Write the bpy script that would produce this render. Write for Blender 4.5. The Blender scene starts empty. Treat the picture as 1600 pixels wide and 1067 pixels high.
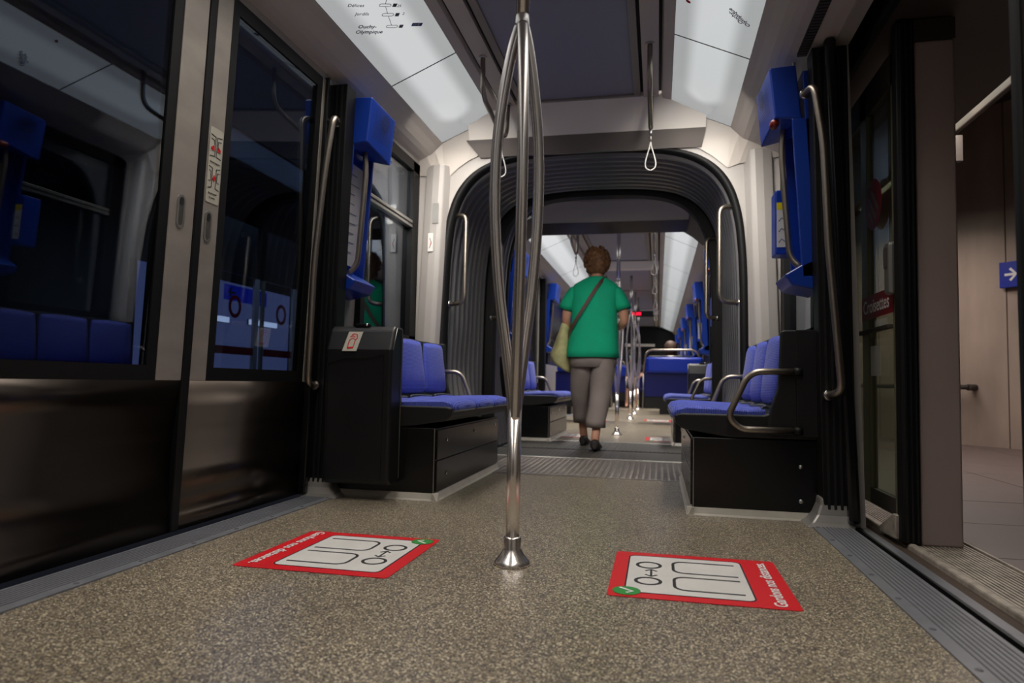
import bpy, bmesh, math, random
from mathutils import Vector, Matrix
random.seed(7)
PI = math.pi
SC = bpy.context.scene
COL = SC.collection

# ------------------------------------------------------------------ camera
cam_d = bpy.data.cameras.new('camera')
cam = bpy.data.objects.new('camera', cam_d)
COL.objects.link(cam)
SC.camera = cam
cam_d.sensor_width = 36.0
cam_d.lens = 1067.0 / 1600.0 * 36.0
cam_d.clip_start = 0.02
R0 = Vector((0.97780685, 0.20855513, 0.01996287))
R1 = Vector((0.0070111, 0.06265801, -0.99801043))
R2 = Vector((-0.20939102, 0.9760014, 0.05980523))
M = Matrix(((R0.x, -R1.x, -R2.x, .39), (R0.y, -R1.y, -R2.y, 0), (R0.z, -R1.z, -R2.z, .5), (0, 0, 0, 1)))
cam.matrix_world = M
cam_d.dof.use_dof = True
cam_d.dof.focus_distance = 2.4
cam_d.dof.aperture_fstop = 3.2

# ------------------------------------------------------------------ world, exposure
W = bpy.data.worlds.new('world')
SC.world = W
W.use_nodes = True
W.node_tree.nodes['Background'].inputs[0].default_value = (.02, .022, .03, 1)
W.node_tree.nodes['Background'].inputs[1].default_value = 0.35
vs = SC.view_settings
vs.view_transform = 'Standard'
vs.look = 'None'
vs.gamma = 1
vs.use_curve_mapping = False
vs.exposure = 0.0
PANEL_CORE = 0.66      # brightness of the lit ceiling diffusers
PANEL_EDGE = 0.41
NEON = 9.0

def area(name, loc, rot, sx, sy, power, col=(1, .94, .86), spread=180):
    l = bpy.data.lights.new(name, 'AREA'); l.shape = 'RECTANGLE'; l.size = sx; l.size_y = sy; l.energy = power; l.color = col
    l.spread = math.radians(spread)
    o = bpy.data.objects.new(name, l); COL.objects.link(o); o.location = loc; o.rotation_euler = rot
    return o
# added fill under the diffuser rows, spread kept narrow so the camera misses it
FILL_POWER = 3.7
for sx_ in (-.733, .613):
    area('added_ceiling_fill', (sx_, .75, 1.915), (0, 0, 0), .28, 6.2, FILL_POWER * 6.2, spread=112)
    area('added_ceiling_fill', (sx_, 12.4, 1.915), (0, 0, 0), .28, 12.6, FILL_POWER * 2.2 * 12.6, spread=112)
    area('added_ceiling_fill', (sx_, 3.32, 1.91), (math.radians(50), 0, 0), .28, 1.05, 9.5, spread=112)  # added fill, tilted forward to brighten end beam, bellows and the woman's back
# platform tube lamp
area('platform_lamp', (2.35, 5.6, 2.33), (0, 0, 0), .2, 4.0, 55, (1, .88, .8), spread=150)

area('added_opposite_fill', (-3.0, 5.6, 2.4), (0, math.radians(-12), 0), .3, 2.5, 14, (.7, .8, 1), spread=150)  # added bluish fill, brightens the stiles of the made-up opposite doors

# ------------------------------------------------------------------ materials
def srgb(c):
    return tuple(((v / 255.0) / 12.92 if v / 255.0 <= .04045 else ((v / 255.0 + .055) / 1.055) ** 2.4) for v in c) + (1,)

class NT:
    def __init__(self, name):
        self.m = bpy.data.materials.new(name)
        self.m.use_nodes = True
        self.t = self.m.node_tree
        self.n = self.t.nodes
        self.b = self.n['Principled BSDF']
        self.out = self.n['Material Output']
    def add(self, kind, **kw):
        x = self.n.new(kind)
        for k, v in kw.items():
            setattr(x, k, v)
        return x
    def link(self, a, b):
        self.t.links.new(a, b)

def mat(name, rgb, rough=.5, metal=0.0, spec=.5, bump=0, bscale=60, var=0.0, vscale=8, stretch=None, coat=0, aniso=0):
    k = NT(name)
    b = k.b
    c = srgb(rgb)
    b.inputs['Base Color'].default_value = c
    b.inputs['Roughness'].default_value = rough
    b.inputs['Metallic'].default_value = metal
    b.inputs['Specular IOR Level'].default_value = spec
    b.inputs['Coat Weight'].default_value = coat
    b.inputs['Anisotropic'].default_value = aniso
    if var or bump:
        tc = k.add('ShaderNodeTexCoord')
        mp = k.add('ShaderNodeMapping')
        if stretch: mp.inputs['Scale'].default_value = stretch
        k.link(tc.outputs['Object'], mp.inputs['Vector'])
        if var:
            nz = k.add('ShaderNodeTexNoise')
            nz.inputs['Scale'].default_value = vscale
            nz.inputs['Detail'].default_value = 5
            k.link(mp.outputs[0], nz.inputs['Vector'])
            rp = k.add('ShaderNodeValToRGB')
            rp.color_ramp.elements[0].position = .3
            rp.color_ramp.elements[1].position = .7
            rp.color_ramp.elements[0].color = tuple(v * (1 - var) for v in c[:3]) + (1,)
            rp.color_ramp.elements[1].color = tuple(min(1, v * (1 + var)) for v in c[:3]) + (1,)
            k.link(nz.outputs[0], rp.inputs[0])
            k.link(rp.outputs[0], b.inputs['Base Color'])
            mr = k.add('ShaderNodeMapRange')
            mr.inputs[3].default_value = max(.02, rough * .85)
            mr.inputs[4].default_value = min(1, rough * 1.2)
            k.link(nz.outputs[0], mr.inputs[0])
            k.link(mr.outputs[0], b.inputs['Roughness'])
        if bump:
            n2 = k.add('ShaderNodeTexNoise')
            n2.inputs['Scale'].default_value = bscale
            k.link(mp.outputs[0], n2.inputs['Vector'])
            bp = k.add('ShaderNodeBump')
            bp.inputs['Strength'].default_value = bump
            bp.inputs['Distance'].default_value = .002
            k.link(n2.outputs[0], bp.inputs['Height'])
            k.link(bp.outputs[0], b.inputs['Normal'])
    return k.m

def emit(name, rgb, s):
    k = NT(name)
    e = k.add('ShaderNodeEmission')
    e.inputs[0].default_value = srgb(rgb)
    e.inputs[1].default_value = s
    k.link(e.outputs[0], k.out.inputs[0])
    return k.m

def glass(name, ior=1.6, tint=(200, 215, 225), dens=1.0, rough=0.0, haze=None):
    k = NT(name)
    t = k.add('ShaderNodeBsdfTransparent')
    t.inputs[0].default_value = srgb(tint)
    g = k.add('ShaderNodeBsdfGlossy')
    g.inputs['Roughness'].default_value = rough
    g.inputs[0].default_value = (.9, .95, 1, 1)
    fr = k.add('ShaderNodeFresnel')
    # same reflectance on both faces of a pane
    gm = k.add('ShaderNodeNewGeometry')
    mi = k.add('ShaderNodeMapRange')
    mi.inputs[3].default_value = ior; mi.inputs[4].default_value = 1.0 / ior
    k.link(gm.outputs['Backfacing'], mi.inputs[0])
    k.link(mi.outputs[0], fr.inputs[0])
    mx = k.add('ShaderNodeMixShader')
    k.link(fr.outputs[0], mx.inputs[0])
    k.link(t.outputs[0], mx.inputs[1])
    k.link(g.outputs[0], mx.inputs[2])
    k.link(mx.outputs[0], k.out.inputs[0])
    return k.m

def floor_mat():
    k = NT('speckled_rubber_floor')
    b = k.b
    tc = k.add('ShaderNodeTexCoord')
    v = k.add('ShaderNodeTexVoronoi')
    v.inputs['Scale'].default_value = 330
    k.link(tc.outputs['Object'], v.inputs['Vector'])
    rp = k.add('ShaderNodeValToRGB')
    e = rp.color_ramp.elements
    rp.color_ramp.interpolation = 'CONSTANT'
    e[0].position = 0; e[0].color = srgb((70, 64, 58))
    e[1].position = .22; e[1].color = srgb((108, 99, 88))
    for p, c in ((.45, (140, 129, 112)), (.62, (86, 77, 69)), (.78, (198, 187, 162)), (.9, (158, 143, 110))):
        x = e.new(p); x.color = srgb(c)
    sx = k.add('ShaderNodeSeparateColor')
    k.link(v.outputs['Color'], sx.inputs[0])
    k.link(sx.outputs[0], rp.inputs[0])
    n = k.add('ShaderNodeTexNoise')
    n.inputs['Scale'].default_value = 1.6
    n.inputs['Detail'].default_value = 6
    k.link(tc.outputs['Object'], n.inputs['Vector'])
    mr = k.add('ShaderNodeMapRange')
    mr.inputs[1].default_value = .3; mr.inputs[2].default_value = .7
    mr.inputs[3].default_value = .86; mr.inputs[4].default_value = 1.1
    k.link(n.outputs[0], mr.inputs[0])
    mx = k.add('ShaderNodeMix', data_type='RGBA', blend_type='MULTIPLY')
    mx.inputs[0].default_value = 1
    k.link(rp.outputs[0], mx.inputs[6])
    cb = k.add('ShaderNodeCombineColor')
    for i in range(3): k.link(mr.outputs[0], cb.inputs[i])
    k.link(cb.outputs[0], mx.inputs[7])
    k.link(mx.outputs[2], b.inputs['Base Color'])
    m2 = k.add('ShaderNodeMapRange')
    m2.inputs[3].default_value = .26; m2.inputs[4].default_value = .42
    k.link(n.outputs[0], m2.inputs[0])
    k.link(m2.outputs[0], b.inputs['Roughness'])
    b.inputs['Specular IOR Level'].default_value = .6
    bp = k.add('ShaderNodeBump')
    bp.inputs['Strength'].default_value = .12
    bp.inputs['Distance'].default_value = .001
    k.link(v.outputs['Distance'], bp.inputs['Height'])
    k.link(bp.outputs[0], b.inputs['Normal'])
    return k.m

def brushed(name, rgb, rough=.3, stretch=(1, 1, 1), amt=.12):
    k = NT(name)
    b = k.b
    b.inputs['Base Color'].default_value = srgb(rgb)
    b.inputs['Metallic'].default_value = 1
    tc = k.add('ShaderNodeTexCoord')
    mp = k.add('ShaderNodeMapping')
    mp.inputs['Scale'].default_value = stretch
    k.link(tc.outputs['Object'], mp.inputs[0])
    n = k.add('ShaderNodeTexNoise')
    n.inputs['Scale'].default_value = 12
    n.inputs['Detail'].default_value = 7
    k.link(mp.outputs[0], n.inputs[0])
    mr = k.add('ShaderNodeMapRange')
    mr.inputs[1].default_value = .3; mr.inputs[2].default_value = .7
    mr.inputs[3].default_value = rough - amt * .6; mr.inputs[4].default_value = rough + amt
    k.link(n.outputs[0], mr.inputs[0])
    k.link(mr.outputs[0], b.inputs['Roughness'])
    bp = k.add('ShaderNodeBump')
    bp.inputs['Strength'].default_value = .03
    bp.inputs['Distance'].default_value = .0003
    k.link(n.outputs[0], bp.inputs['Height'])
    k.link(bp.outputs[0], b.inputs['Normal'])
    return k.m

def diffuser_mat(gain=1.0):
    # luminance of an edge-lit diffuser: a rounded bright tube zone inside a dimmer frosted border
    k = NT('lit_diffuser')
    tc = k.add('ShaderNodeTexCoord')
    sp = k.add('ShaderNodeSeparateXYZ')
    k.link(tc.outputs['UV'], sp.inputs[0])
    def math_(op, a, bv, c=None):
        m = k.add('ShaderNodeMath', operation=op)
        for i, v in enumerate((a, bv, c)):
            if v is None: continue
            if isinstance(v, (int, float)): m.inputs[i].default_value = v
            else: k.link(v, m.inputs[i])
        return m.outputs[0]
    # u: metres across from the centre line; v: metres from the nearest lamp centre outwards (stadium distance)
    d = math_('SQRT', math_('ADD', math_('POWER', sp.outputs[0], 2), math_('POWER', sp.outputs[1], 2)), 0)
    mr = k.add('ShaderNodeMapRange', interpolation_type='SMOOTHSTEP')
    mr.inputs[1].default_value = .055; mr.inputs[2].default_value = .13
    mr.inputs[3].default_value = PANEL_CORE * gain; mr.inputs[4].default_value = PANEL_EDGE * gain
    k.link(d, mr.inputs[0])
    e = k.add('ShaderNodeEmission')
    e.inputs[0].default_value = (.97, .99, 1, 1)
    k.link(mr.outputs[0], e.inputs[1])
    g = k.add('ShaderNodeBsdfGlossy')
    g.inputs['Roughness'].default_value = .2
    fr = k.add('ShaderNodeFresnel'); fr.inputs[0].default_value = 1.45
    mx = k.add('ShaderNodeMixShader')
    k.link(fr.outputs[0], mx.inputs[0]); k.link(e.outputs[0], mx.inputs[1]); k.link(g.outputs[0], mx.inputs[2])
    k.link(mx.outputs[0], k.out.inputs[0])
    return k.m

def fabric_mat(name, c1, c2, scale=90, ax='z'):
    k = NT(name)
    tc = k.add('ShaderNodeTexCoord')
    w = k.add('ShaderNodeTexWave', wave_type='BANDS', bands_direction=ax.upper())
    w.inputs['Scale'].default_value = scale / 6.28
    w.inputs['Distortion'].default_value = .4
    k.link(tc.outputs['Object'], w.inputs[0])
    v = k.add('ShaderNodeTexVoronoi'); v.inputs['Scale'].default_value = 110
    k.link(tc.outputs['Object'], v.inputs[0])
    mm = k.add('ShaderNodeMath', operation='MULTIPLY_ADD')
    mm.inputs[1].default_value = .55
    k.link(v.outputs['Distance'], mm.inputs[0]); k.link(w.outputs[1], mm.inputs[2])
    rp = k.add('ShaderNodeValToRGB')
    rp.color_ramp.elements[0].position = .2; rp.color_ramp.elements[0].color = srgb(c1)
    rp.color_ramp.elements[1].position = .95; rp.color_ramp.elements[1].color = srgb(c2)
    k.link(mm.outputs[0], rp.inputs[0])
    k.link(rp.outputs[0], k.b.inputs['Base Color'])
    k.b.inputs['Roughness'].default_value = .75
    k.b.inputs['Sheen Weight'].default_value = .12
    k.b.inputs['Sheen Roughness'].default_value = .4
    bp = k.add('ShaderNodeBump'); bp.inputs['Strength'].default_value = .25; bp.inputs['Distance'].default_value = .002
    k.link(mm.outputs[0], bp.inputs['Height']); k.link(bp.outputs[0], k.b.inputs['Normal'])
    return k.m

def concrete_mat(name, rgb, panel=True):
    k = NT(name)
    tc = k.add('ShaderNodeTexCoord')
    n = k.add('ShaderNodeTexNoise'); n.inputs['Scale'].default_value = 1.3; n.inputs['Detail'].default_value = 9
    mp = k.add('ShaderNodeMapping'); mp.inputs['Scale'].default_value = (1.6, 1.6, .5)
    k.link(tc.outputs['Object'], mp.inputs[0]); k.link(mp.outputs[0], n.inputs[0])
    rp = k.add('ShaderNodeValToRGB')
    c = srgb(rgb)
    rp.color_ramp.elements[0].position = .3; rp.color_ramp.elements[0].color = tuple(x * .62 for x in c[:3]) + (1,)
    rp.color_ramp.elements[1].position = .72; rp.color_ramp.elements[1].color = tuple(min(1, x * 1.2) for x in c[:3]) + (1,)
    k.link(n.outputs[0], rp.inputs[0]); k.link(rp.outputs[0], k.b.inputs['Base Color'])
    k.b.inputs['Roughness'].default_value = .85
    bp = k.add('ShaderNodeBump'); bp.inputs['Strength'].default_value = .3; bp.inputs['Distance'].default_value = .01
    k.link(n.outputs[0], bp.inputs['Height']); k.link(bp.outputs[0], k.b.inputs['Normal'])
    return k.m

MT = dict(
    floor=floor_mat(),
    steel=brushed('brushed_steel_door', (98, 89, 82), .30, (.03, .03, 3), .03),
    stile=mat('brushed_steel_stile', (178, 170, 160), .42, .55, var=.12, vscale=5, stretch=(1, 1, 2.5)),
    tube=mat('satin_steel_tube', (236, 229, 224), .25, .92),
    rail=mat('satin_grab_rail', (168, 158, 146), .38, 1),
    bolt=mat('bolt_steel', (190, 190, 190), .3, 1),
    sill=mat('grey_sill', (122, 124, 130), .42, .35, var=.15, vscale=14),
    sill_dark=mat('sill_groove', (88, 88, 94), .6),
    black=mat('black_plastic', (26, 26, 28), .42, spec=.5, bump=.15, bscale=400),
    black_gloss=mat('black_gloss', (17, 17, 18), .22, var=.2, vscale=12),
    rubber=mat('black_rubber', (9, 9, 10), .5, spec=.35),
    bellows=mat('bellows_rubber', (112, 110, 112), .27),
    rim=mat('gangway_rim', (5, 5, 6), .6, spec=.3),
    anthracite=mat('anthracite_box', (25, 25, 27), .36, bump=.2, bscale=500, var=.06),
    edge=mat('aluminium_edge', (165, 163, 158), .35, .8),
    white=mat('warm_grey_panel', (164, 159, 155), .38, var=.04, vscale=3),
    cove=mat('ceiling_grey', (192, 184, 176), .42, var=.03, vscale=3),
    beam=mat('ceiling_beam', (240, 234, 226), .4),
    beam_low=mat('glossy_beam_fascia', (108, 102, 99), .16),
    panel_c=mat('ceiling_slate', (146, 148, 164), .45, bump=.1, bscale=700),
    panel_f=mat('ceiling_panel_frame', (138, 132, 126), .4),
    slot=mat('dark_slot', (14, 14, 14), .7),
    vent=mat('vent_slats', (70, 66, 62), .6),
    lit=diffuser_mat(),
    lit_far=diffuser_mat(1.45),
    skirting=mat('skirting_cream', (188, 182, 170), .3, var=.12, vscale=10),
    shoe_w=mat('pillar_shoe_grey', (140, 136, 132), .3, .2, var=.12, vscale=10),
    blue=mat('blue_lacquer', (16, 56, 156), .28, spec=.6),
    blue2=mat('blue_shell', (12, 48, 168), .3),
    navy=mat('navy_panel', (6, 16, 96), .4),
    fabric=fabric_mat('blue_seat_fabric', (30, 42, 142), (90, 104, 204), 300, 'z'),
    fabric_s=fabric_mat('blue_seat_fabric_pad', (30, 42, 142), (90, 104, 204), 300, 'x'),
    red_d=mat('sign_dark_red', (128, 8, 28), .4),
    red=mat('sign_red', (206, 18, 30), .4),
    wpanel=mat('sticker_white', (206, 204, 200), .4, var=.05, vscale=14),
    ink=mat('ink_black', (28, 28, 32), .5),
    inkblue=mat('ink_blue', (40, 44, 92), .5),
    inkgrey=mat('ink_grey', (110, 116, 130), .5),
    pr=mat('parking_blue', (28, 40, 130), .5),
    green=mat('sign_green', (46, 140, 60), .4),
    wtext=mat('lettering_white', (225, 222, 220), .45),
    paper=mat('map_paper', (196, 194, 192), .3),
    cream=mat('sticker_cream', (188, 184, 170), .4),
    yellow=mat('label_yellow', (220, 200, 20), .4),
    redplastic=mat('red_handle', (130, 40, 28), .3),
    plate=mat('ribbed_plate', (136, 129, 124), .34, .75, var=.2, vscale=20),
    plate_d=mat('dark_ribbed_plate', (84, 82, 78), .45, .4, var=.2, vscale=20),
    glass=glass('door_glass', 1.75, (190, 205, 225)),
    wglass=glass('window_glass', 1.75, (180, 195, 215)),
    pglass=glass('platform_glass', 1.45, (205, 212, 200)),
    concrete=concrete_mat('concrete', (168, 150, 138)),
    tunnel=concrete_mat('tunnel_concrete', (66, 60, 56)),
    tiles=mat('platform_tiles', (96, 82, 80), .5, var=.12, vscale=6),
    joint=mat('tile_joint', (40, 34, 34), .8),
    post=mat('platform_post', (172, 154, 148), .5, var=.06, vscale=3),
    olive=mat('screen_door_frame', (118, 116, 92), .4, .3),
    soffit=mat('dark_soffit', (58, 52, 48), .6),
    nosing=mat('worn_nosing', (160, 150, 138), .6, var=.35, vscale=25),
    grit=mat('brown_grit', (70, 56, 46), .8, var=.3, vscale=60),
    shirt=mat('green_cotton', (6, 184, 138), .85, bump=.4, bscale=25, var=.08, vscale=9),
    trousers=mat('grey_trousers', (150, 138, 134), .85, bump=.5, bscale=22, var=.1, vscale=8),
    skin=mat('skin', (206, 150, 124), .55, var=.08, vscale=14),
    hair=mat('brown_hair', (124, 86, 58), .6, var=.5, vscale=45),
    strap=mat('brown_leather', (96, 70, 62), .6),
    canvas=mat('olive_canvas', (196, 192, 140), .85, var=.3, vscale=11),
    shoes=mat('dark_shoes', (52, 46, 46), .6),
    darkcloth=mat('dark_clothes', (20, 20, 24), .8),
    mask=mat('pale_blue_mask', (140, 190, 215), .7),
    neon=emit('neon_tube', (235, 240, 235), NEON),
    led=emit('red_led', (255, 20, 50), 2.5),
    reflector=mat('lamp_reflector', (190, 180, 168), .35, .4),
    signblue=mat('sign_blue', (26, 44, 150), .4),
)

# ------------------------------------------------------------------ mesh helpers
class MB:
    def __init__(self):
        self.v = []; self.f = []; self.s = []
    def add(self, vs_, fs, smooth=False):
        o = len(self.v)
        self.v += [tuple(p) for p in vs_]
        for f in fs:
            self.f.append(tuple(i + o for i in f)); self.s.append(smooth)
        return self
    def box(self, x0, x1, y0, y1, z0, z1):
        x0, x1 = min(x0, x1), max(x0, x1); y0, y1 = min(y0, y1), max(y0, y1); z0, z1 = min(z0, z1), max(z0, z1)
        p = [(x0, y0, z0), (x1, y0, z0), (x1, y1, z0), (x0, y1, z0), (x0, y0, z1), (x1, y0, z1), (x1, y1, z1), (x0, y1, z1)]
        return self.add(p, [(0, 3, 2, 1), (4, 5, 6, 7), (0, 1, 5, 4), (1, 2, 6, 5), (2, 3, 7, 6), (3, 0, 4, 7)])
    def hexa(self, a, b):
        """a, b: two quads of 4 points each (same winding)"""
        return self.add(list(a) + list(b), [(3, 2, 1, 0), (4, 5, 6, 7), (0, 1, 5, 4), (1, 2, 6, 5), (2, 3, 7, 6), (3, 0, 4, 7)])
    def prism(self, poly, axis, a, b, smooth=False):
        """poly in the two other axes, extruded along axis from a to b"""
        def P(u, v, w):
            return {'x': (w, u, v), 'y': (u, w, v), 'z': (u, v, w)}[axis]
        n = len(poly)
        pts = [P(u, v, a) for u, v in poly] + [P(u, v, b) for u, v in poly]
        self.add(pts, [(i, (i + 1) % n, (i + 1) % n + n, i + n) for i in range(n)], smooth)
        self.add(pts, [tuple(range(n))[::-1], tuple(range(n, 2 * n))])
        return self
    def tube(self, pts, r, sides=14, closed=False, caps=True):
        P = [Vector(p) for p in pts]
        n = len(P)
        rr = r if isinstance(r, (list, tuple)) else [r] * n
        T = []
        for i in range(n):
            if closed: t = P[(i + 1) % n] - P[i - 1]
            else: t = P[min(i + 1, n - 1)] - P[max(i - 1, 0)]
            T.append(t.normalized())
        up = Vector((0, 0, 1)) if abs(T[0].z) < .9 else Vector((0, 1, 0))
        nrm = T[0].cross(up).normalized()
        rings = []
        for i in range(n):
            nrm = (nrm - T[i] * nrm.dot(T[i])).normalized()
            bn = T[i].cross(nrm)
            rings.append([P[i] + (nrm * math.cos(2 * PI * k / sides) + bn * math.sin(2 * PI * k / sides)) * rr[i] for k in range(sides)])
        vs_ = [p for rg in rings for p in rg]
        fs = []
        m = n if closed else n - 1
        for i in range(m):
            for k in range(sides):
                a = i * sides + k; b = i * sides + (k + 1) % sides
                j = (i + 1) % n
                fs.append((a, b, j * sides + (k + 1) % sides, j * sides + k))
        self.add(vs_, fs, True)
        if caps and not closed:
            self.add(rings[0], [tuple(range(sides))[::-1]])
            self.add(rings[-1], [tuple(range(sides))])
        return self
    def lathe(self, prof, c=(0, 0, 0), sides=32, axis='z'):
        rings = []
        for r, h in prof:
            ring = []
            for k in range(sides):
                a = 2 * PI * k / sides
                u, v = r * math.cos(a), r * math.sin(a)
                q = {'z': (u, v, h), 'x': (h, u, v), 'y': (u, h, v)}[axis]
                ring.append((c[0] + q[0], c[1] + q[1], c[2] + q[2]))
            rings.append(ring)
        vs_ = [p for rg in rings for p in rg]
        fs = [(i * sides + k, i * sides + (k + 1) % sides, (i + 1) * sides + (k + 1) % sides, (i + 1) * sides + k)
              for i in range(len(prof) - 1) for k in range(sides)]
        return self.add(vs_, fs, True)
    def loft(self, rings, caps=True, smooth=True):
        n = len(rings[0])
        vs_ = [p for rg in rings for p in rg]
        fs = [(i * n + k, i * n + (k + 1) % n, (i + 1) * n + (k + 1) % n, (i + 1) * n + k)
              for i in range(len(rings) - 1) for k in range(n)]
        self.add(vs_, fs, smooth)
        if caps:
            self.add(rings[0], [tuple(range(n))[::-1]]); self.add(rings[-1], [tuple(range(n))])
        return self
    def build(self, name, m, parent=None, bevel=0, seg=2, sub=0, origin=None):
        me = bpy.data.meshes.new(name)
        if origin is not None:
            ox = Vector(origin)
            vv = [tuple(Vector(p) - ox) for p in self.v]
        else: vv = self.v
        me.from_pydata(vv, [], self.f)
        me.polygons.foreach_set('use_smooth', self.s)
        bm = bmesh.new(); bm.from_mesh(me)
        bmesh.ops.remove_doubles(bm, verts=bm.verts, dist=1e-5)
        bmesh.ops.recalc_face_normals(bm, faces=bm.faces)
        bm.to_mesh(me); bm.free()
        me.materials.append(m)
        o = bpy.data.objects.new(name, me)
        COL.objects.link(o)
        if origin is not None: o.location = origin
        if parent is not None:
            o.parent = parent
        if bevel:
            b = o.modifiers.new('b', 'BEVEL'); b.width = bevel; b.segments = seg; b.limit_method = 'ANGLE'; b.angle_limit = .6
            b.harden_normals = False
        if sub:
            s_ = o.modifiers.new('s', 'SUBSURF'); s_.levels = sub; s_.render_levels = sub
        return o

def empty(name, loc=(0, 0, 0), rz=0):
    o = bpy.data.objects.new(name, None)
    o.empty_display_size = .05
    COL.objects.link(o)
    o.location = loc; o.rotation_euler = (0, 0, rz)
    return o

def tag(o, label=None, cat=None, group=None, kind=None):
    if label: o['label'] = label
    if cat: o['category'] = cat
    if group: o['group'] = group
    if kind: o['kind'] = kind
    return o

def struct(o):
    o['kind'] = 'structure'
    return o

def copy_tree(o, parent=None):
    c = o.copy(); COL.objects.link(c)
    if parent is not None: c.parent = parent
    for ch in list(o.children): copy_tree(ch, c)
    return c

def fillet(pts, rad, n=6):
    """round the inner corners of a polyline"""
    P = [Vector(p) for p in pts]
    out = [P[0]]
    for i in range(1, len(P) - 1):
        a = (P[i - 1] - P[i]); b = (P[i + 1] - P[i])
        r = min(rad, a.length * .48, b.length * .48)
        s = P[i] + a.normalized() * r; e = P[i] + b.normalized() * r
        for k in range(n + 1):
            t = k / n
            out.append(s * (1 - t) ** 2 + P[i] * 2 * t * (1 - t) + e * t * t)
    out.append(P[-1])
    return out

def smooth_path(pts, n=8):
    P = [Vector(p) for p in pts]
    out = []
    for i in range(len(P) - 1):
        p0 = P[max(i - 1, 0)]; p1 = P[i]; p2 = P[i + 1]; p3 = P[min(i + 2, len(P) - 1)]
        for k in range(n):
            t = k / n
            out.append(.5 * ((2 * p1) + (p2 - p0) * t + (2 * p0 - 5 * p1 + 4 * p2 - p3) * t * t + (3 * p1 - p0 - 3 * p2 + p3) * t ** 3))
    out.append(P[-1])
    return out

def text(s, size, origin, right, up, m, parent, name='lettering', bold=0.0, align='LEFT', lift=.0006):
    cu = bpy.data.curves.new('txt', 'FONT')
    cu.body = s; cu.size = size; cu.offset = bold; cu.align_x = align; cu.align_y = 'CENTER'
    cu.resolution_u = 3
    cu.extrude = .0003
    tmp = bpy.data.objects.new('txt', cu)
    COL.objects.link(tmp)
    dg = bpy.context.evaluated_depsgraph_get()
    me = bpy.data.meshes.new_from_object(tmp.evaluated_get(dg))
    bpy.data.objects.remove(tmp)
    r = Vector(right).normalized(); u = Vector(up); u = (u - r * u.dot(r)).normalized(); n = r.cross(u)
    o_ = Vector(origin) + n * lift
    me.transform(Matrix(((r.x, u.x, n.x, o_.x), (r.y, u.y, n.y, o_.y), (r.z, u.z, n.z, o_.z), (0, 0, 0, 1))))
    me.materials.clear(); me.materials.append(m)
    o = bpy.data.objects.new(name, me); COL.objects.link(o)
    if parent is not None: o.parent = parent
    return o

class Flat:
    """thin printed shapes laid on a plane; coordinates (u, v) in metres"""
    def __init__(self, origin, right, up, parent, th=.0008):
        self.o = Vector(origin); self.r = Vector(right).normalized(); u = Vector(up)
        self.u = (u - self.r * u.dot(self.r)).normalized(); self.n = self.r.cross(self.u)
        self.parent = parent; self.th = th
    def P(self, u, v, w=0): return self.o + self.r * u + self.u * v + self.n * w
    def poly(self, pts, m, name, lift=0):
        mb = MB(); n = len(pts)
        a = [self.P(u, v, lift) for u, v in pts]; b = [self.P(u, v, lift + self.th) for u, v in pts]
        mb.add(a + b, [tuple(range(n))[::-1], tuple(range(n, 2 * n))] + [(i, (i + 1) % n, (i + 1) % n + n, i + n) for i in range(n)])
        return mb.build(name, m, self.parent)
    def rrect(self, u0, u1, v0, v1, r, n=5):
        pts = []
        for cx, cy, a0 in ((u1 - r, v0 + r, -PI / 2), (u1 - r, v1 - r, 0), (u0 + r, v1 - r, PI / 2), (u0 + r, v0 + r, PI)):
            for k in range(n + 1):
                a = a0 + PI / 2 * k / n
                pts.append((cx + r * math.cos(a), cy + r * math.sin(a)))
        return pts
    def ell(self, cu, cv, ru, rv, n=28): return [(cu + ru * math.cos(2 * PI * k / n), cv + rv * math.sin(2 * PI * k / n)) for k in range(n)]
    def line(self, pts, w, m, name, lift=0, closed=False):
        mb = MB(); n = len(pts)
        L = []
        for i in range(n):
            if closed: a, b = Vector(pts[i - 1]), Vector(pts[(i + 1) % n])
            else: a, b = Vector(pts[max(i - 1, 0)]), Vector(pts[min(i + 1, n - 1)])
            d = (b - a).normalized(); q = Vector((-d.y, d.x)) * w / 2
            p = Vector(pts[i]); L.append((p + q, p - q))
        vv = []
        for a, b in L:
            for h in (lift, lift + self.th):
                vv += [self.P(a.x, a.y, h), self.P(b.x, b.y, h)]
        m_ = n if closed else n - 1
        fs = []
        for i in range(m_):
            j = (i + 1) % n
            a0, b0, a1, b1 = i * 4, i * 4 + 1, i * 4 + 2, i * 4 + 3
            c0, d0, c1, d1 = j * 4, j * 4 + 1, j * 4 + 2, j * 4 + 3
            fs += [(a1, c1, d1, b1), (a0, b0, d0, c0), (a0, c0, c1, a1), (b0, b1, d1, d0)]
        mb.add(vv, fs)
        return mb.build(name, m, self.parent)

# ================================================================== STRUCTURE
CX = -.06          # ceiling centre line
YB = -2.4          # closed end behind the camera
YG0, YG1 = 3.95, 5.85
YF = 19.0
HW = .938

# ---- floor
fl = struct(MB().box(-1.0, 1.0, YB, 3.70, -.04, 0).build('floor', MT['floor']))
f2 = MB().box(-1.0, 1.0, 5.98, YF, -.04, 0).build('floor_covering', MT['floor'], fl)
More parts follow.
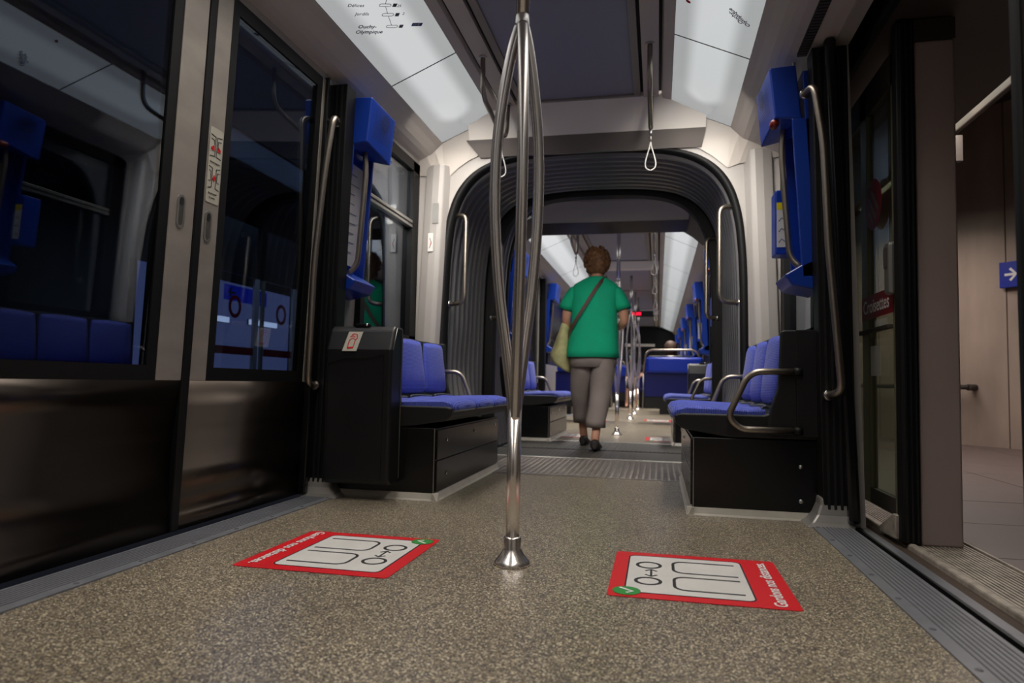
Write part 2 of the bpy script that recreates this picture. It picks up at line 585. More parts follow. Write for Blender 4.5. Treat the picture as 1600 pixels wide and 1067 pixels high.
# gangway plates
p1 = MB().box(-.86, .86, 3.70, 4.62, -.04, .001).build('tread_plate', MT['plate'], fl)
mb = MB()
yy = 3.74
row = 0
while yy < 4.58:
    x = -.62 + (row % 2) * .02
    while x < .6:
        s = 1 if row % 2 else -1
        mb.hexa([(x, yy, .001), (x + .026, yy + s * .010, .001), (x + .026, yy + s * .010 + .007, .001), (x, yy + .007, .001)],
                [(x + .002, yy + .001, .0024), (x + .024, yy + s * .009 + .001, .0024), (x + .024, yy + s * .009 + .006, .0024), (x + .002, yy + .006, .0024)])
        x += .034
    yy += .024; row += 1
tag(mb.build('tread_studs', MT['plate'], fl), kind='stuff')
MB().box(-.8, .8, 4.60, 4.64, 0, .005).build('threshold_strip', MT['edge'], fl, bevel=.002)
MB().box(-.8, .8, 4.64, 5.19, -.04, .001).build('ribbed_plate', MT['plate_d'], fl)
MB().box(-.8, .8, 5.19, 5.25, -.06, -.03).build('floor_gap', MT['slot'], fl)
MB().box(-.8, .8, 5.25, 5.98, -.04, .001).build('ribbed_plate', MT['plate_d'], fl)
mb = MB()
for x in [(-.76 + i * .034) for i in range(45)]:
    mb.box(x, x + .014, 4.66, 5.17, .001, .003); mb.box(x, x + .014, 5.27, 5.95, .001, .003)
tag(mb.build('plate_ribs', MT['plate_d'], fl), kind='stuff')
MB().box(-.8, .8, 5.96, 6.0, 0, .005).build('threshold_strip', MT['edge'], fl, bevel=.002)

# ---- door sills
for s, nm in ((-1, 'trim_left'), (1, 'trim_right')):
    root = struct(MB().prism([(s * HW, -.03), (s * HW, .004), (s * 1.075, .004), (s * 1.085, -.03)], 'y', YB, 2.72).build(nm, MT['sill']))
    mb = MB()
    for i in range(8):
        x = s * (HW + .035 + i * .0125)
        mb.box(x - .0018, x + .0018, YB, 2.70, .004, .0052)
    tag(mb.build('sill_ribs', MT['sill_dark'], root), kind='stuff')
    for i in range(12):
        y = .35 + i * .21
        MB().lathe([(0, .0058), (.006, .0058), (.0075, .004)], (s * (HW + .016), y, 0), 10).build('screw', MT['sill_dark'], root)
    for j in range(4):
        MB().box(s * HW, s * 1.08, 6.9 + j * 3.1, 8.3 + j * 3.1, 0, .004).build('sill_plate', MT['sill'], root)

# ---- ceiling (shell with coves), section extruded along the cars
def cx(v): return CX + v
def ceiling_section(parent, y0, y1, name='cove'):
    for s in (-1, 1):
        X = lambda v: CX + s * v
        # side strip by the centre panel
        MB().prism([(X(.31), 2.1), (X(.345), 2.1), (X(.345), 2.13), (X(.31), 2.13)], 'y', y0, y1).build('panel_frame', MT['panel_f'], parent)
        MB().prism([(X(.345), 2.125), (X(.465), 2.125), (X(.465), 2.14), (X(.345), 2.14)], 'y', y0, y1).build('slot_back', MT['slot'], parent)
        MB().prism([(X(.362), 2.095), (X(.443), 2.095), (X(.443), 2.12), (X(.362), 2.12)], 'y', y0, y1).build('strap_rail', MT['cove'], parent)
        MB().prism([(X(.458), 2.11), (X(.465), 2.085), (X(.51), 2.075), (X(.51), 2.11)], 'y', y0, y1).build('inner_lip', MT['cove'], parent)
        sec = [(.835, 1.93), (.86, 1.905), (.875, 1.885), (.895, 1.862), (.92, 1.845), (.95, 1.835), (1.06, 1.815), (1.12, 1.81), (1.12, 2.2), (.835, 2.2)]
        MB().prism([(X(a), b) for a, b in sec], 'y', y0, y1, smooth=False).build(name, MT['cove'], parent)

ce = struct(MB().box(-1.15, 1.1, YB, YF, 2.2, 2.24).build('ceiling', MT['slot']))
ceiling_section(ce, YB, 3.90)
ceiling_section(ce, 5.98, YF)
# centre panels
ys = [YB, -.9, .9, 2.35, 3.765]
ys = [(YB, -.75), (-.73, 1.0), (1.02, 3.765)]
for a, b in ys + [(6.02, 8.9), (9.08, 11.8), (11.82, 14.7), (14.9, YF - .1)]:
    MB().box(CX - .31, CX + .31, a, b, 2.11, 2.13).build('ceiling_panel', MT['panel_c'], ce, bevel=.003)
    MB().box(CX - .345, CX + .345, b - .02, b, 2.098, 2.13).build('panel_frame', MT['panel_f'], ce)
# vents in the door soffits and soffit screws
for s in (-1, 1):
    for y0 in (2.35, .5):
        x = CX + s * (1.0)
        v_ = MB().box(x - .018, x + .018, y0, y0 + .47, 1.8155, 1.828).build('vent', MT['slot'], ce)
        mb = MB()
        for i in range(22): mb.box(x - .016, x + .016, y0 + .01 + i * .021, y0 + .02 + i * .021, 1.8145, 1.818)
        tag(mb.build('vent_slats', MT['vent'], v_), kind='stuff')
    for (x, y) in ((.985, 2.9), (.93, 3.35)):
        MB().lathe([(0, 1.812), (.006, 1.813), (.008, 1.822), (.008, 1.835)], (CX + s * x, y, 0), 10).build('screw', MT['bolt'], ce)

# ---- cross beams (car ends)
def end_beam(y):
    b = MB().prism([(y, 2.1), (y + .085, 1.932), (y + .10, 1.932), (y + .12, 2.2), (y, 2.2)], 'x', CX - .66, CX + .70).build('end_beam', MT['beam'], ce)
    mb = MB()
    mb.hexa([(CX - .68, y + .08, 1.935), (CX + .70, y + .08, 1.935), (CX + .70, y + .13, 1.935), (CX - .68, y + .13, 1.935)],
            [(CX - .60, y + .115, 1.838), (CX + .68, y + .115, 1.838), (CX + .68, y + .13, 1.838), (CX - .60, y + .13, 1.838)])
    mb.build('beam_fascia', MT['beam_low'], ce)
    for s in (-1, 1):
        X = lambda v: CX + s * v
        # closing piece that curves down from the light strip end to the corner pillar
        mb = MB()
        top = [(X(.50), y + .08, 2.08), (X(.66), y + .10, 2.01), (X(.835), y + .10, 1.93), (X(.875), y + .09, 1.885), (X(.92), y + .07, 1.845), (X(1.12), y + .0, 1.812)]
        bot = [(X(.62), y + .125, 1.85), (X(.67), y + .125, 1.83), (X(.74), y + .128, 1.785), (X(.82), y + .13, 1.715), (X(.88), y + .125, 1.735), (X(1.12), y + .12, 1.765)]
        n = 6
        back = [(p[0], y + .134, max(p[2], 1.80)) for p in top]
        mb.add(top + bot + back, [(i, i + 1, n + i + 1, n + i) for i in range(n - 1)] + [(2 * n + i, 2 * n + i + 1, i + 1, i) for i in range(n - 1)]
               + [(n + i, n + i + 1, 2 * n + i + 1, 2 * n + i) for i in range(n - 1)], False)
        mb.build('corner_cove', MT['cove'], ce)
end_beam(3.765)
end_beam(5.93)
for y in (8.9, 14.7):
    MB().prism([(y, 2.1), (y + .04, 2.0), (y + .14, 2.0), (y + .18, 2.1)], 'x', CX - .45, CX + .45).build('cross_beam', MT['beam'], ce, bevel=.004)

# ---- light panels: things on the ceiling
def light_panel(s, y0, y1, label, group=None, e0=False, e1=False):
    X = lambda v: CX + s * v
    xi, zi, xo, zo = X(.512), 2.076, X(.833), 1.934
    mid = (y0 + y1) / 2
    root = empty('ceiling_light', ((xi + xo) / 2, mid, (zi + zo) / 2))
    tag(root, label, 'ceiling light', group)
    me = bpy.data.meshes.new('diffuser')
    # grid with uv = distance vector to the lamp line (for the bright core)
    nu, nv = 2, 2
    ysg = [y0 + .004, y0 + .32 if e0 else y0 + .1, y1 - .32 if e1 else y1 - .1, y1 - .004]
    vv = []; ff = []; uvs = []
    L = math.hypot(xo - xi, zo - zi)
    for y in ysg:
        for t in (0, 1):
            x = xi + (xo - xi) * t; z = zi + (zo - zi) * t
            vv.append((x - root.location.x, y - root.location.y, z - root.location.z))
            du = (t - .5) * L
            if e0 and y < ysg[1] - 1e-4: dv = ysg[1] - y - .085
            elif e1 and y > ysg[2] + 1e-4: dv = y - ysg[2] - .085
            else: dv = 0
            uvs.append((du, dv))
    # extra rows so the end rounding starts .085 in
    for i in range(3): ff.append((i * 2, i * 2 + 1, i * 2 + 3, i * 2 + 2))
    # thickness
    n = len(vv)
    vv += [(a, b, c + .006) for a, b, c in vv]; uvs += uvs
    for i in range(3): ff.append((n + i * 2, n + i * 2 + 2, n + i * 2 + 3, n + i * 2 + 1))
    ff += [(0, 2, n + 2, n), (2, 4, n + 4, n + 2), (4, 6, n + 6, n + 4), (1, n + 1, n + 3, 3), (3, n + 3, n + 5, 5), (5, n + 5, n + 7, 7), (0, n, n + 1, 1), (6, 7, n + 7, n + 6)]
    me.from_pydata(vv, [], ff)
    uv = me.uv_layers.new(name='UVMap')
    for l in me.loops: uv.data[l.index].uv = uvs[l.vertex_index]
    bm = bmesh.new(); bm.from_mesh(me); bmesh.ops.recalc_face_normals(bm, faces=bm.faces); bm.to_mesh(me); bm.free()
    me.materials.append(MT['lit_far' if y0 > 5 else 'lit'])
    o = bpy.data.objects.new('diffuser', me); COL.objects.link(o); o.parent = root
    # frame strip at the joint, local coordinates
    c = root.location
    d = Vector((xo - xi, 0, zo - zi)).normalized()
    for y in (y0, y1):
        mb = MB()
        mb.hexa([(xi - c.x, y - .003 - c.y, zi - c.z - .001), (xo - c.x, y - .003 - c.y, zo - c.z - .001), (xo - c.x, y + .003 - c.y, zo - c.z - .001), (xi - c.x, y + .003 - c.y, zi - c.z - .001)],
                [(xi - c.x, y - .003 - c.y, zi - c.z + .02), (xo - c.x, y - .003 - c.y, zo - c.z + .02), (xo - c.x, y + .003 - c.y, zo - c.z + .02), (xi - c.x, y + .003 - c.y, zi - c.z + .02)])
        mb.build('end_joint', MT['vent'], root)
    mb = MB()
    mb.hexa([(xi - c.x, y0 - c.y, zi - c.z), (xi - .004 * s - c.x, y0 - c.y, zi + .004 - c.z), (xi - .004 * s - c.x, y1 - c.y, zi + .004 - c.z), (xi - c.x, y1 - c.y, zi - c.z)],
            [(xi - c.x, y0 - c.y, zi - c.z + .03), (xi - .004 * s - c.x, y0 - c.y, zi + .034 - c.z), (xi - .004 * s - c.x, y1 - c.y, zi + .034 - c.z), (xi - c.x, y1 - c.y, zi - c.z + .03)])
    mb.build('frame', MT['edge'], root)
    mb = MB()
    mb.hexa([(xo - c.x, y0 - c.y, zo - c.z), (xo + .004 * s - c.x, y0 - c.y, zo - c.z), (xo + .004 * s - c.x, y1 - c.y, zo - c.z), (xo - c.x, y1 - c.y, zo - c.z)],
            [(xo - c.x, y0 - c.y, zo - c.z + .03), (xo + .004 * s - c.x, y0 - c.y, zo - c.z + .03), (xo + .004 * s - c.x, y1 - c.y, zo - c.z + .03), (xo - c.x, y1 - c.y, zo - c.z + .03)])
    mb.build('frame', MT['edge'], root)
    return root

LP = {}
for s, side in ((-1, 'left'), (1, 'right')):
    LP[(s, 0)] = light_panel(s, 3.06, 3.86, 'short end ceiling light of the near car, %s row, next to the cross beam' % side, None, False, True)
    LP[(s, 1)] = light_panel(s, 1.36, 3.06, 'long ceiling light of the near car, %s row, printed with slanted stop names' % side)
    light_panel(s, -.34, 1.36, 'long ceiling light overhead of the viewer, %s row, outside the top edge of the photo' % side)
    light_panel(s, -2.04, -.34, 'long ceiling light behind the viewer, %s row' % side)
    words = ['first ceiling light of the far car, %s row, just past the gangway arch', 'second ceiling light of the far car, %s row', 'third ceiling light of the far car, %s row',
             'fourth ceiling light of the far car, %s row', 'fifth ceiling light of the far car, %s row', 'sixth ceiling light of the far car, %s row', 'seventh ceiling light of the far car, %s row', 'last ceiling light of the far car, %s row, small in the distance']
    yy = [6.13, 7.3, 9.0, 10.75, 12.45, 14.15, 15.85, 17.4, 18.8]
    for i in range(8):
        light_panel(s, yy[i], yy[i + 1], words[i] % side, 'ceiling lights of the far car')

# stop names printed on the two near diffusers
def panel_frame(s):
    xi, zi, xo, zo = CX + s * .512, 2.076, CX + s * .833, 1.934
    d = Vector((xo - xi, 0, zo - zi)).normalized()   # outwards and down
    return Vector((xi, 0, zi)), d
def on_panel(s, x, y):
    o, d = panel_frame(s)
    t = (x - o.x) / d.x
    return o + d * t + Vector((0, y, 0))
def add_print(s):
    par = LP[(s, 1)]
    inv = Matrix.Translation(-Vector(par.location))
    o, d = panel_frame(s)
    inward = -d
    rdir = Vector((0, 1, 0)) * (1 if s < 0 else -1)     # reader facing that wall, looking up
    th = math.radians(48)
    tr = rdir * math.cos(th) + inward * math.sin(th)
    tu = -rdir * math.sin(th) + inward * math.cos(th)
    objs = []
    def T(sx, size, x, y, m=MT['inkblue'], bold=.0):
        objs.append(text(sx, size, on_panel(s, x, y), tr, tu, m, None, 'stop_name', bold, lift=.002))
    if s < 0:
        T('Délices', .024, -.815, 2.405); T('Jordils', .024, -.813, 2.47)
        T('Ouchy-', .028, -.836, 2.548, bold=.0004); T('Olympique', .028, -.857, 2.570, bold=.0004)
        pills = [(-.703, 2.510), (-.716, 2.570), (-.730, 2.650)]
        F = Flat(on_panel(s, -.703, 2.51), tr, tu, None)
        for (x, y) in pills:
            p = on_panel(s, x, y) - F.o
            cu, cv = p.dot(F.r), p.dot(F.u)
            objs.append(F.line(F.rrect(cu - .026, cu + .026, cv - .0075, cv + .0075, .0074), .0022, MT['inkblue'], 'stop_mark', .002, True))
            q = [(cu + .034, cv - .009), (cu + .052, cv - .009), (cu + .052, cv + .010), (cu + .034, cv + .010)]
            objs.append(F.poly(q, MT['inkgrey'], 'bus_pictogram', .002))
        uv = []
        for (x, y) in [(-.66, 2.44)] + pills:
            p = on_panel(s, x, y) - F.o; uv.append((p.dot(F.r), p.dot(F.u)))
        for a, b in zip(uv[:-1], uv[1:]):
            A = Vector(a); B = Vector(b); dd = (B - A).normalized()
            objs.append(F.line([A + dd * .009, B - dd * .009], .002, MT['inkblue'], 'line_mark', .002))
        p = on_panel(s, -.644, 2.722) - F.o; cu, cv = p.dot(F.r), p.dot(F.u)
        objs.append(F.poly([(cu - .026, cv - .009), (cu + .024, cv - .009), (cu + .024, cv + .011), (cu - .026, cv + .011)], MT['pr'], 'park_sign', .002))
        objs.append(text('P+R', .02, F.P(cu - .022, cv + .001, .0024), tr, tu, MT['wtext'], None, 'stop_name', .0004))
        T('25', .02, -.668, 2.55); T('2', .02, -.668, 2.61)
    else:
        T('Ouchy-', .028, .712, 2.795, bold=.0004); T('Olympique', .028, .740, 2.80, bold=.0004)
        F = Flat(on_panel(s, .50, 2.76), tr, tu, None)
        objs.append(F.poly(F.ell(0, 0, .012, .008), MT['red'], 'red_mark', .002))
    for ob in objs:
        ob.data.transform(inv); ob.parent = par
add_print(-1); add_print(1)

# ================================================================== GANGWAY
def arch_path(hw, top, flare=0.0):
    """right half outline measured on the photo, scaled"""
    base = [(.87, 0), (.872, .5), (.87, .9), (.866, 1.15), (.857, 1.32), (.838, 1.48), (.795, 1.63), (.72, 1.745), (.61, 1.825), (.46, 1.872), (.25, 1.895), (0, 1.9)]
    R = []
    for x, z in base:
        xx = x * hw / .87
        if flare and z < .5: xx -= flare * (1 - z / .5) ** 2
        R.append((xx, z * top / 1.9))
    half = smooth_path([(a, 0, b) for a, b in R], 4)
    left = [Vector((-p.x, 0, p.z)) for p in half]
    return [(p.x, p.z) for p in left] + [(p.x, p.z) for p in reversed(half[:-1])]

def portal(name, y, hw, top, ctr=-.02, out=(1.12, 2.2), m='white', rim_w=.035, th=.06):
    pth = arch_path(hw, top)
    n = len(pth)
    # outer boundary: project points to a rectangle
    outer = []
    for (x, z) in pth:
        k = abs(x) / hw
        if z < top * .8: outer.append((math.copysign(out[0], x), z))
        else:
            t = min(1, abs(x) / (hw * .86))
            outer.append((math.copysign(out[0] * t if t < 1 else out[0], x) if x else 0, out[1]))
    mb = MB()
    vv = [(x + ctr, y, z) for x, z in pth] + [(x, y, z) for x, z in outer] + [(x + ctr, y + th, z) for x, z in pth] + [(x, y + th, z) for x, z in outer]
    fs = []
    for i in range(n - 1):
        fs += [(i, i + 1, n + i + 1, n + i), (2 * n + i, 3 * n + i, 3 * n + i + 1, 2 * n + i + 1), (i, 2 * n + i, 2 * n + i + 1, i + 1)]
    mb.add(vv, fs)
    o = struct(mb.build(name, MT[m]))
    # rubber rim
    mb = MB()
    r1 = [(x + ctr, y - .012, z) for x, z in pth]; r2 = [(x * (1 - rim_w / hw) + ctr, y - .012, z * (1 - rim_w * .5 / top)) for x, z in pth]
    r3 = [(a, y + th + .02, c) for a, b, c in r2]; r0 = [(a, y + .001, c) for a, b, c in r1]
    fs = []
    for k in range(3):
        for i in range(n - 1): fs.append((k * n + i, k * n + i + 1, (k + 1) * n + i + 1, (k + 1) * n + i))
    mb.add(r0 + r1 + r2 + r3, fs, True)
    mb.build('arch_rim', MT['rim'], o)
    return o

pt1 = portal('wall_front', 3.90, .882, 1.87, -.015)
pt2 = portal('wall_back', 5.90, .96, 2.17, -.01)

def bellows(y0, y1, hw0, top0, hw1, top1, folds, ctr=-.02):
    root = empty('gangway_bellows', (0, (y0 + y1) / 2, 0))
    rings = []
    K = folds * 4
    for k in range(K + 1):
        t = k / K
        hw = hw0 + (hw1 - hw0) * t; top = top0 + (top1 - top0) * t
        ph = k % 4
        dd = (0, .030, .036, .006)[ph]
        fl_ = .17 * math.sin(PI * min(1, t * 1.2)) if y0 < 4.5 else .1
        rings.append([(x + ctr, y0 + (y1 - y0) * t, z) for x, z in arch_path(hw - dd, top - dd, fl_)])
    mb = MB()
    n = len(rings[0])
    vv = [p for r in rings for p in r]
    fs = [(i * n + j, i * n + j + 1, (i + 1) * n + j + 1, (i + 1) * n + j) for i in range(K) for j in range(n - 1)]
    mb.add(vv, fs, True)
    # outer skin so that it has a thickness
    sk = MB()
    r0 = [(x + ctr, y0, z) for x, z in arch_path(hw0 + .03, top0 + .03)]; r1 = [(x + ctr, y1, z) for x, z in arch_path(hw1 + .03, top1 + .03)]
    sk.add(r0 + r1, [(j, j + 1, n + j + 1, n + j) for j in range(n - 1)], True)
    loc = root.location
    b = mb.build('folds', MT['bellows'], root); b.location = -loc
    c = sk.build('outer_skin', MT['rubber'], root); c.location = -loc
    return root
tag(bellows(3.94, 4.84, .875, 1.87, .865, 1.915, 9), 'corrugated black rubber gangway bellows between the near arch and the black inner rim', 'bellows')
tag(bellows(4.98, 5.92, .955, 2.13, .955, 2.15, 8), 'corrugated black rubber gangway bellows behind the black inner rim, reaching the far car', 'bellows')
# middle black ring
def ring_frame(y, hw_o, top_o, hw_i, top_i, th=.10, ctr=-.02):
    root = MB()
    A = arch_path(hw_o, top_o); B = arch_path(hw_i, top_i)
    n = len(A)
    mb = MB()
    vv = [(x + ctr, y, z) for x, z in A] + [(x + ctr, y, z) for x, z in B] + [(x + ctr, y + th, z) for x, z in B] + [(x + ctr, y + th, z) for x, z in A]
    fs = [(k * n + i, k * n + i + 1, ((k + 1) % 4) * n + i + 1, ((k + 1) % 4) * n + i) for k in range(4) for i in range(n - 1)]
    mb.add(vv, fs)
    return mb.build('gangway_ring', MT['rim'], bevel=.004)
tag(ring_frame(4.86, 1.0, 2.17, .775, 1.853), 'matt black inner ring frame in the middle of the gangway', 'frame')

# grab rails in the gangway
def grab_rail(pts, label, group, r=.0125, fil=.06, brackets=True):
    P = fillet(pts, fil)
    c = Vector(P[0])
    root = empty('grab_rail', c)
    tag(root, label, 'grab rail', group)
    MB().tube([p - c for p in P], r, 14).build('rail_tube', MT['rail'], root)
    if brackets:
        for q, nx in ((Vector(pts[0]), Vector(pts[0]) - Vector(pts[1])), (Vector(pts[-1]), Vector(pts[-1]) - Vector(pts[-2]))):
            nx.normalize()
            MB().tube([q - c - nx * .012, q - c + nx * .004], r * 1.5, 14).build('bracket', MT['bolt'], root)
    return root
for s, sd in ((-1, 'left'), (1, 'right')):
    c = -.015
    grab_rail([(c + s * .84, 3.98, 1.51), (c + s * .735, 3.93, 1.51), (c + s * .735, 3.93, .97), (c + s * .845, 3.98, .97)], 'bent steel grab rail on the %s side of the near gangway arch' % sd, 'gangway grab rails', r=.0135)
    grab_rail([(c + s * .80, 4.86, 1.52), (c + s * .725, 4.83, 1.52), (c + s * .725, 4.83, .97), (c + s * .80, 4.86, .97)], 'bent steel grab rail on the %s side of the inner black gangway ring' % sd, 'gangway grab rails', r=.0135)

# ================================================================== SIDE WALLS
def wallx(z, xb=1.08, xt=1.035): return xb + (xt - xb) * max(0, z) / 1.85
def side_wall(s, name, y0, y1, wins, parent=None, m='white', th=.05, z1=1.86):
    """wall with rectangular openings, built as boxes between openings"""
    mb = MB()
    def bx(ya, yb, za, zb):
        xa, xb = wallx(za), wallx(zb)
        mb.hexa([(s * xa, ya, za), (s * (xa + th), ya, za), (s * (xa + th), yb, za), (s * xa, yb, za)],
                [(s * xb, ya, zb), (s * (xb + th), ya, zb), (s * (xb + th), yb, zb), (s * xb, yb, zb)])
    cur = y0
    for (a, b, za, zb) in wins:
        if a > cur: bx(cur, a, 0, z1)
        if za > 0: bx(a, b, 0, za)
        if zb < z1: bx(a, b, zb, z1)
        cur = b
    if cur < y1: bx(cur, y1, 0, z1)
    return mb.build(name, MT[m], parent)

wl = struct(side_wall(-1, 'wall_left', YB, 3.92, [(.1, 2.72, 0, 1.80), (3.08, 3.86, .72, 1.80)]))
wr = struct(side_wall(1, 'wall_right', YB, 3.92, [(1.05, 2.72, 0, 1.80), (3.08, 3.86, .72, 1.80)]))
# walls of the far car
zones = [(6.75, 8.35), (11.15, 12.75), (15.5, 17.1)]
for s, w in ((-1, wl), (1, wr)):
    wins = []
    for (a, b) in zones: wins.append((a, b, .0, 1.80))
    allw = []
    prev = 6.15
    for a, b in zones:
        allw.append((prev + .05, a - .28, .75, 1.78)); allw.append((a, b, 0, 1.80)); prev = b + .28
    side_wall(s, 'car_side', 5.92, YF, allw, w)
    # black glazed bands and doors of the far car
    for a, b, za, zb in allw:
        xm = s * (wallx((za + zb) / 2) + .02)
        g = MB().box(xm, xm + s * .012, a, b, za, zb).build('glazing', MT['black_gloss'], w)
        mb = MB()
        if za == 0:
            mid = (a + b) / 2
            MB().box(s * 1.04, s * 1.06, a + .02, mid - .015, 0, .5).build('door_panel', MT['steel'], w)
            MB().box(s * 1.04, s * 1.06, mid + .015, b - .02, 0, .5).build('door_panel', MT['steel'], w)
            for ya in (a - .1, b):
                MB().box(s * .985, s * 1.06, ya, ya + .10, 0, 1.8).build('door_pillar', MT['rubber'], w)
        else:
            for q in ((a, a + .04), (b - .04, b)): MB().box(s * 1.0, s * 1.04, q[0], q[1], za, zb).build('window_seal', MT['rubber'], w)
# white corner pillars by the arch: rounded column
def pillar(s, y0, y1, x0, x1, parent, zt=1.8):
    mb = MB()
    prof = [(0, 0), (.35, -.012), (.62, -.014), (.8, -.008), (1, .02)]
    ring0 = []; ring1 = []
    for z, ring in ((0, ring0), (zt, ring1)):
        dx = -.06 * z / 1.8 + .02
        for t, dy in prof: ring.append((s * (x1 + (x0 - x1) * t + dx), y0 + dy * 2, z))
        ring.append((s * (x0 + dx), y1, z)); ring.append((s * (x1 + dx), y1, z))
    mb.loft([ring0, ring1], smooth=False)
    return mb.build('corner_pillar', MT['white'], parent, bevel=.006)
for s, w in ((-1, wl), (1, wr)):
    pillar(s, 3.87, 3.93, .88, 1.03, w)

# windows of the near car (by the benches)
def bench_window(s, name):
    a, b, za, zb = 3.08, 3.86, .72, 1.80
    root = struct(empty(name, (s * 1.04, a, za)))
    L = Vector(root.location)
    def B(mbox, nm, m, bev=0, par=root):
        o = mbox.build(nm, m, par, bevel=bev); return o
    xm = s * 1.03
    o = MB()
    for (y0, y1, z0, z1) in ((a, a + .05, za, zb), (b - .10, b, za, zb), (a, b, za, za + .04), (a, b, zb - .06, zb)):
        o.box(xm - L.x, xm + s * .06 - L.x, y0 - L.y, y1 - L.y, z0 - L.z, z1 - L.z)
    B(o, 'window_frame', MT['rubber'])
    zc = 1.42
    B(MB().box(xm + s * .0 - L.x, xm + s * .03 - L.x, a + .04 - L.y, b - .08 - L.y, zc - .022 - L.z, zc + .022 - L.z), 'window_bar', MT['edge'], .004)
    B(MB().box(xm - s * .004 - L.x, xm + s * .0 - L.x, a + .04 - L.y, b - .08 - L.y, zc - .003 - L.z, zc + .003 - L.z), 'bar_seam', MT['rubber'])
    B(MB().box(xm + s * .03 - L.x, xm + s * .036 - L.x, a + .05 - L.y, b - .1 - L.y, za + .04 - L.z, zc - .02 - L.z), 'pane', MT['wglass'])
    B(MB().box(xm + s * .02 - L.x, xm + s * .026 - L.x, a + .05 - L.y, b - .1 - L.y, zc + .02 - L.z, zb - .06 - L.z), 'pane', MT['wglass'])
    return root
bench_window(-1, 'window_1'); bench_window(1, 'window_2')

# small plates and marks on the left pillar
F = Flat((-.955, 3.838, 1.27), (1, 0, 0), (.03, 0, 1), wl)
F.poly([(.02, .17), (.058, .17), (.058, .29), (.02, .29)], MT['edge'], 'metal_plate', .0)
F.poly([(-.004, 0), (.028, 0), (.028, .11), (-.004, .11)], MT['wpanel'], 'small_notice', .0)
F.line([(.006, .02), (.018, .05), (.008, .08)], .003, MT['ink'], 'notice_mark', .001)
F.line([(.010, .035), (.018, .06)], .003, MT['red'], 'notice_mark', .001)

# ---- door pillars: ribbed black rubber columns with grey shoe
def door_pillar(s, y0, y1, w):
    mb = MB()
    for z0, z1 in ((.05, 1.8),):
        xa, xb = .985, .955
        mb.hexa([(s * xa, y0, z0), (s * 1.10, y0, z0), (s * 1.10, y1, z0), (s * xa, y1, z0)],
                [(s * xb, y0, z1), (s * 1.08, y0, z1), (s * 1.08, y1, z1), (s * xb, y1, z1)])
    o = mb.build('door_pillar', MT['rubber'], w, bevel=.004)
    mb = MB()
    for i in range(5):
        t = .01 + i * .022
        mb.hexa([(s * (.99 + t), y0 - .006, .06), (s * (.99 + t + .009), y0 - .006, .06), (s * (.99 + t + .009), y0 + .002, .06), (s * (.99 + t), y0 + .002, .06)],
                [(s * (.965 + t), y0 - .006, 1.79), (s * (.965 + t + .009), y0 - .006, 1.79), (s * (.965 + t + .009), y0 + .002, 1.79), (s * (.965 + t), y0 + .002, 1.79)])
    mb.build('rubber_rib', MT['black'], o)
    # shoe
    mb = MB()
    ring = lambda e, z: [(s * (.975 - e), y0 - e * .9, z), (s * 1.085, y0 - e * .9, z), (s * 1.085, y1, z), (s * (.975 - e), y1 + .0, z)]
    mb.loft([ring(.06, 0), ring(.035, .015), ring(.015, .04), ring(.0, .075), ring(-.002, .1)], smooth=False)
    mb.build('pillar_shoe', MT['shoe_w'], w, bevel=.008)
door_pillar(-1, 2.715, 2.80, wl); door_pillar(1, 2.715, 2.80, wr)
# tall silver edge by left pillar (door guide column)
MB().hexa([(-1.095, 2.66, .02), (-1.06, 2.66, .02), (-1.06, 2.69, .02), (-1.095, 2.69, .02)], [(-1.045, 2.66, 1.81), (-1.015, 2.66, 1.81), (-1.015, 2.69, 1.81), (-1.045, 2.69, 1.81)]).build('door_guide', MT['black_gloss'], wl, bevel=.006)
MB().hexa([(1.06, 2.66, .02), (1.10, 2.66, .02), (1.10, 2.70, .02), (1.06, 2.70, .02)], [(.99, 2.66, 1.81), (1.03, 2.66, 1.81), (1.03, 2.70, 1.81), (.99, 2.70, 1.81)]).build('door_guide', MT['black_gloss'], wr, bevel=.012, seg=4)

# door grab rails
grab_rail([(-1.0, 2.72, 1.625), (-.975, 2.635, 1.625), (-1.0, 2.625, 1.4), (-1.035, 2.625, 1.0), (-1.045, 2.625, .475), (-1.05, 2.70, .47)], 'long bent steel grab rail standing beside the closed left doors', None, r=.013, fil=.07)
grab_rail([(.93, 2.72, 1.62), (.945, 2.635, 1.62), (.975, 2.625, 1.4), (.99, 2.625, 1.0), (1.03, 2.625, .49), (1.0, 2.70, .475)], 'long bent steel grab rail standing beside the open right doorway', None, r=.013, fil=.07)

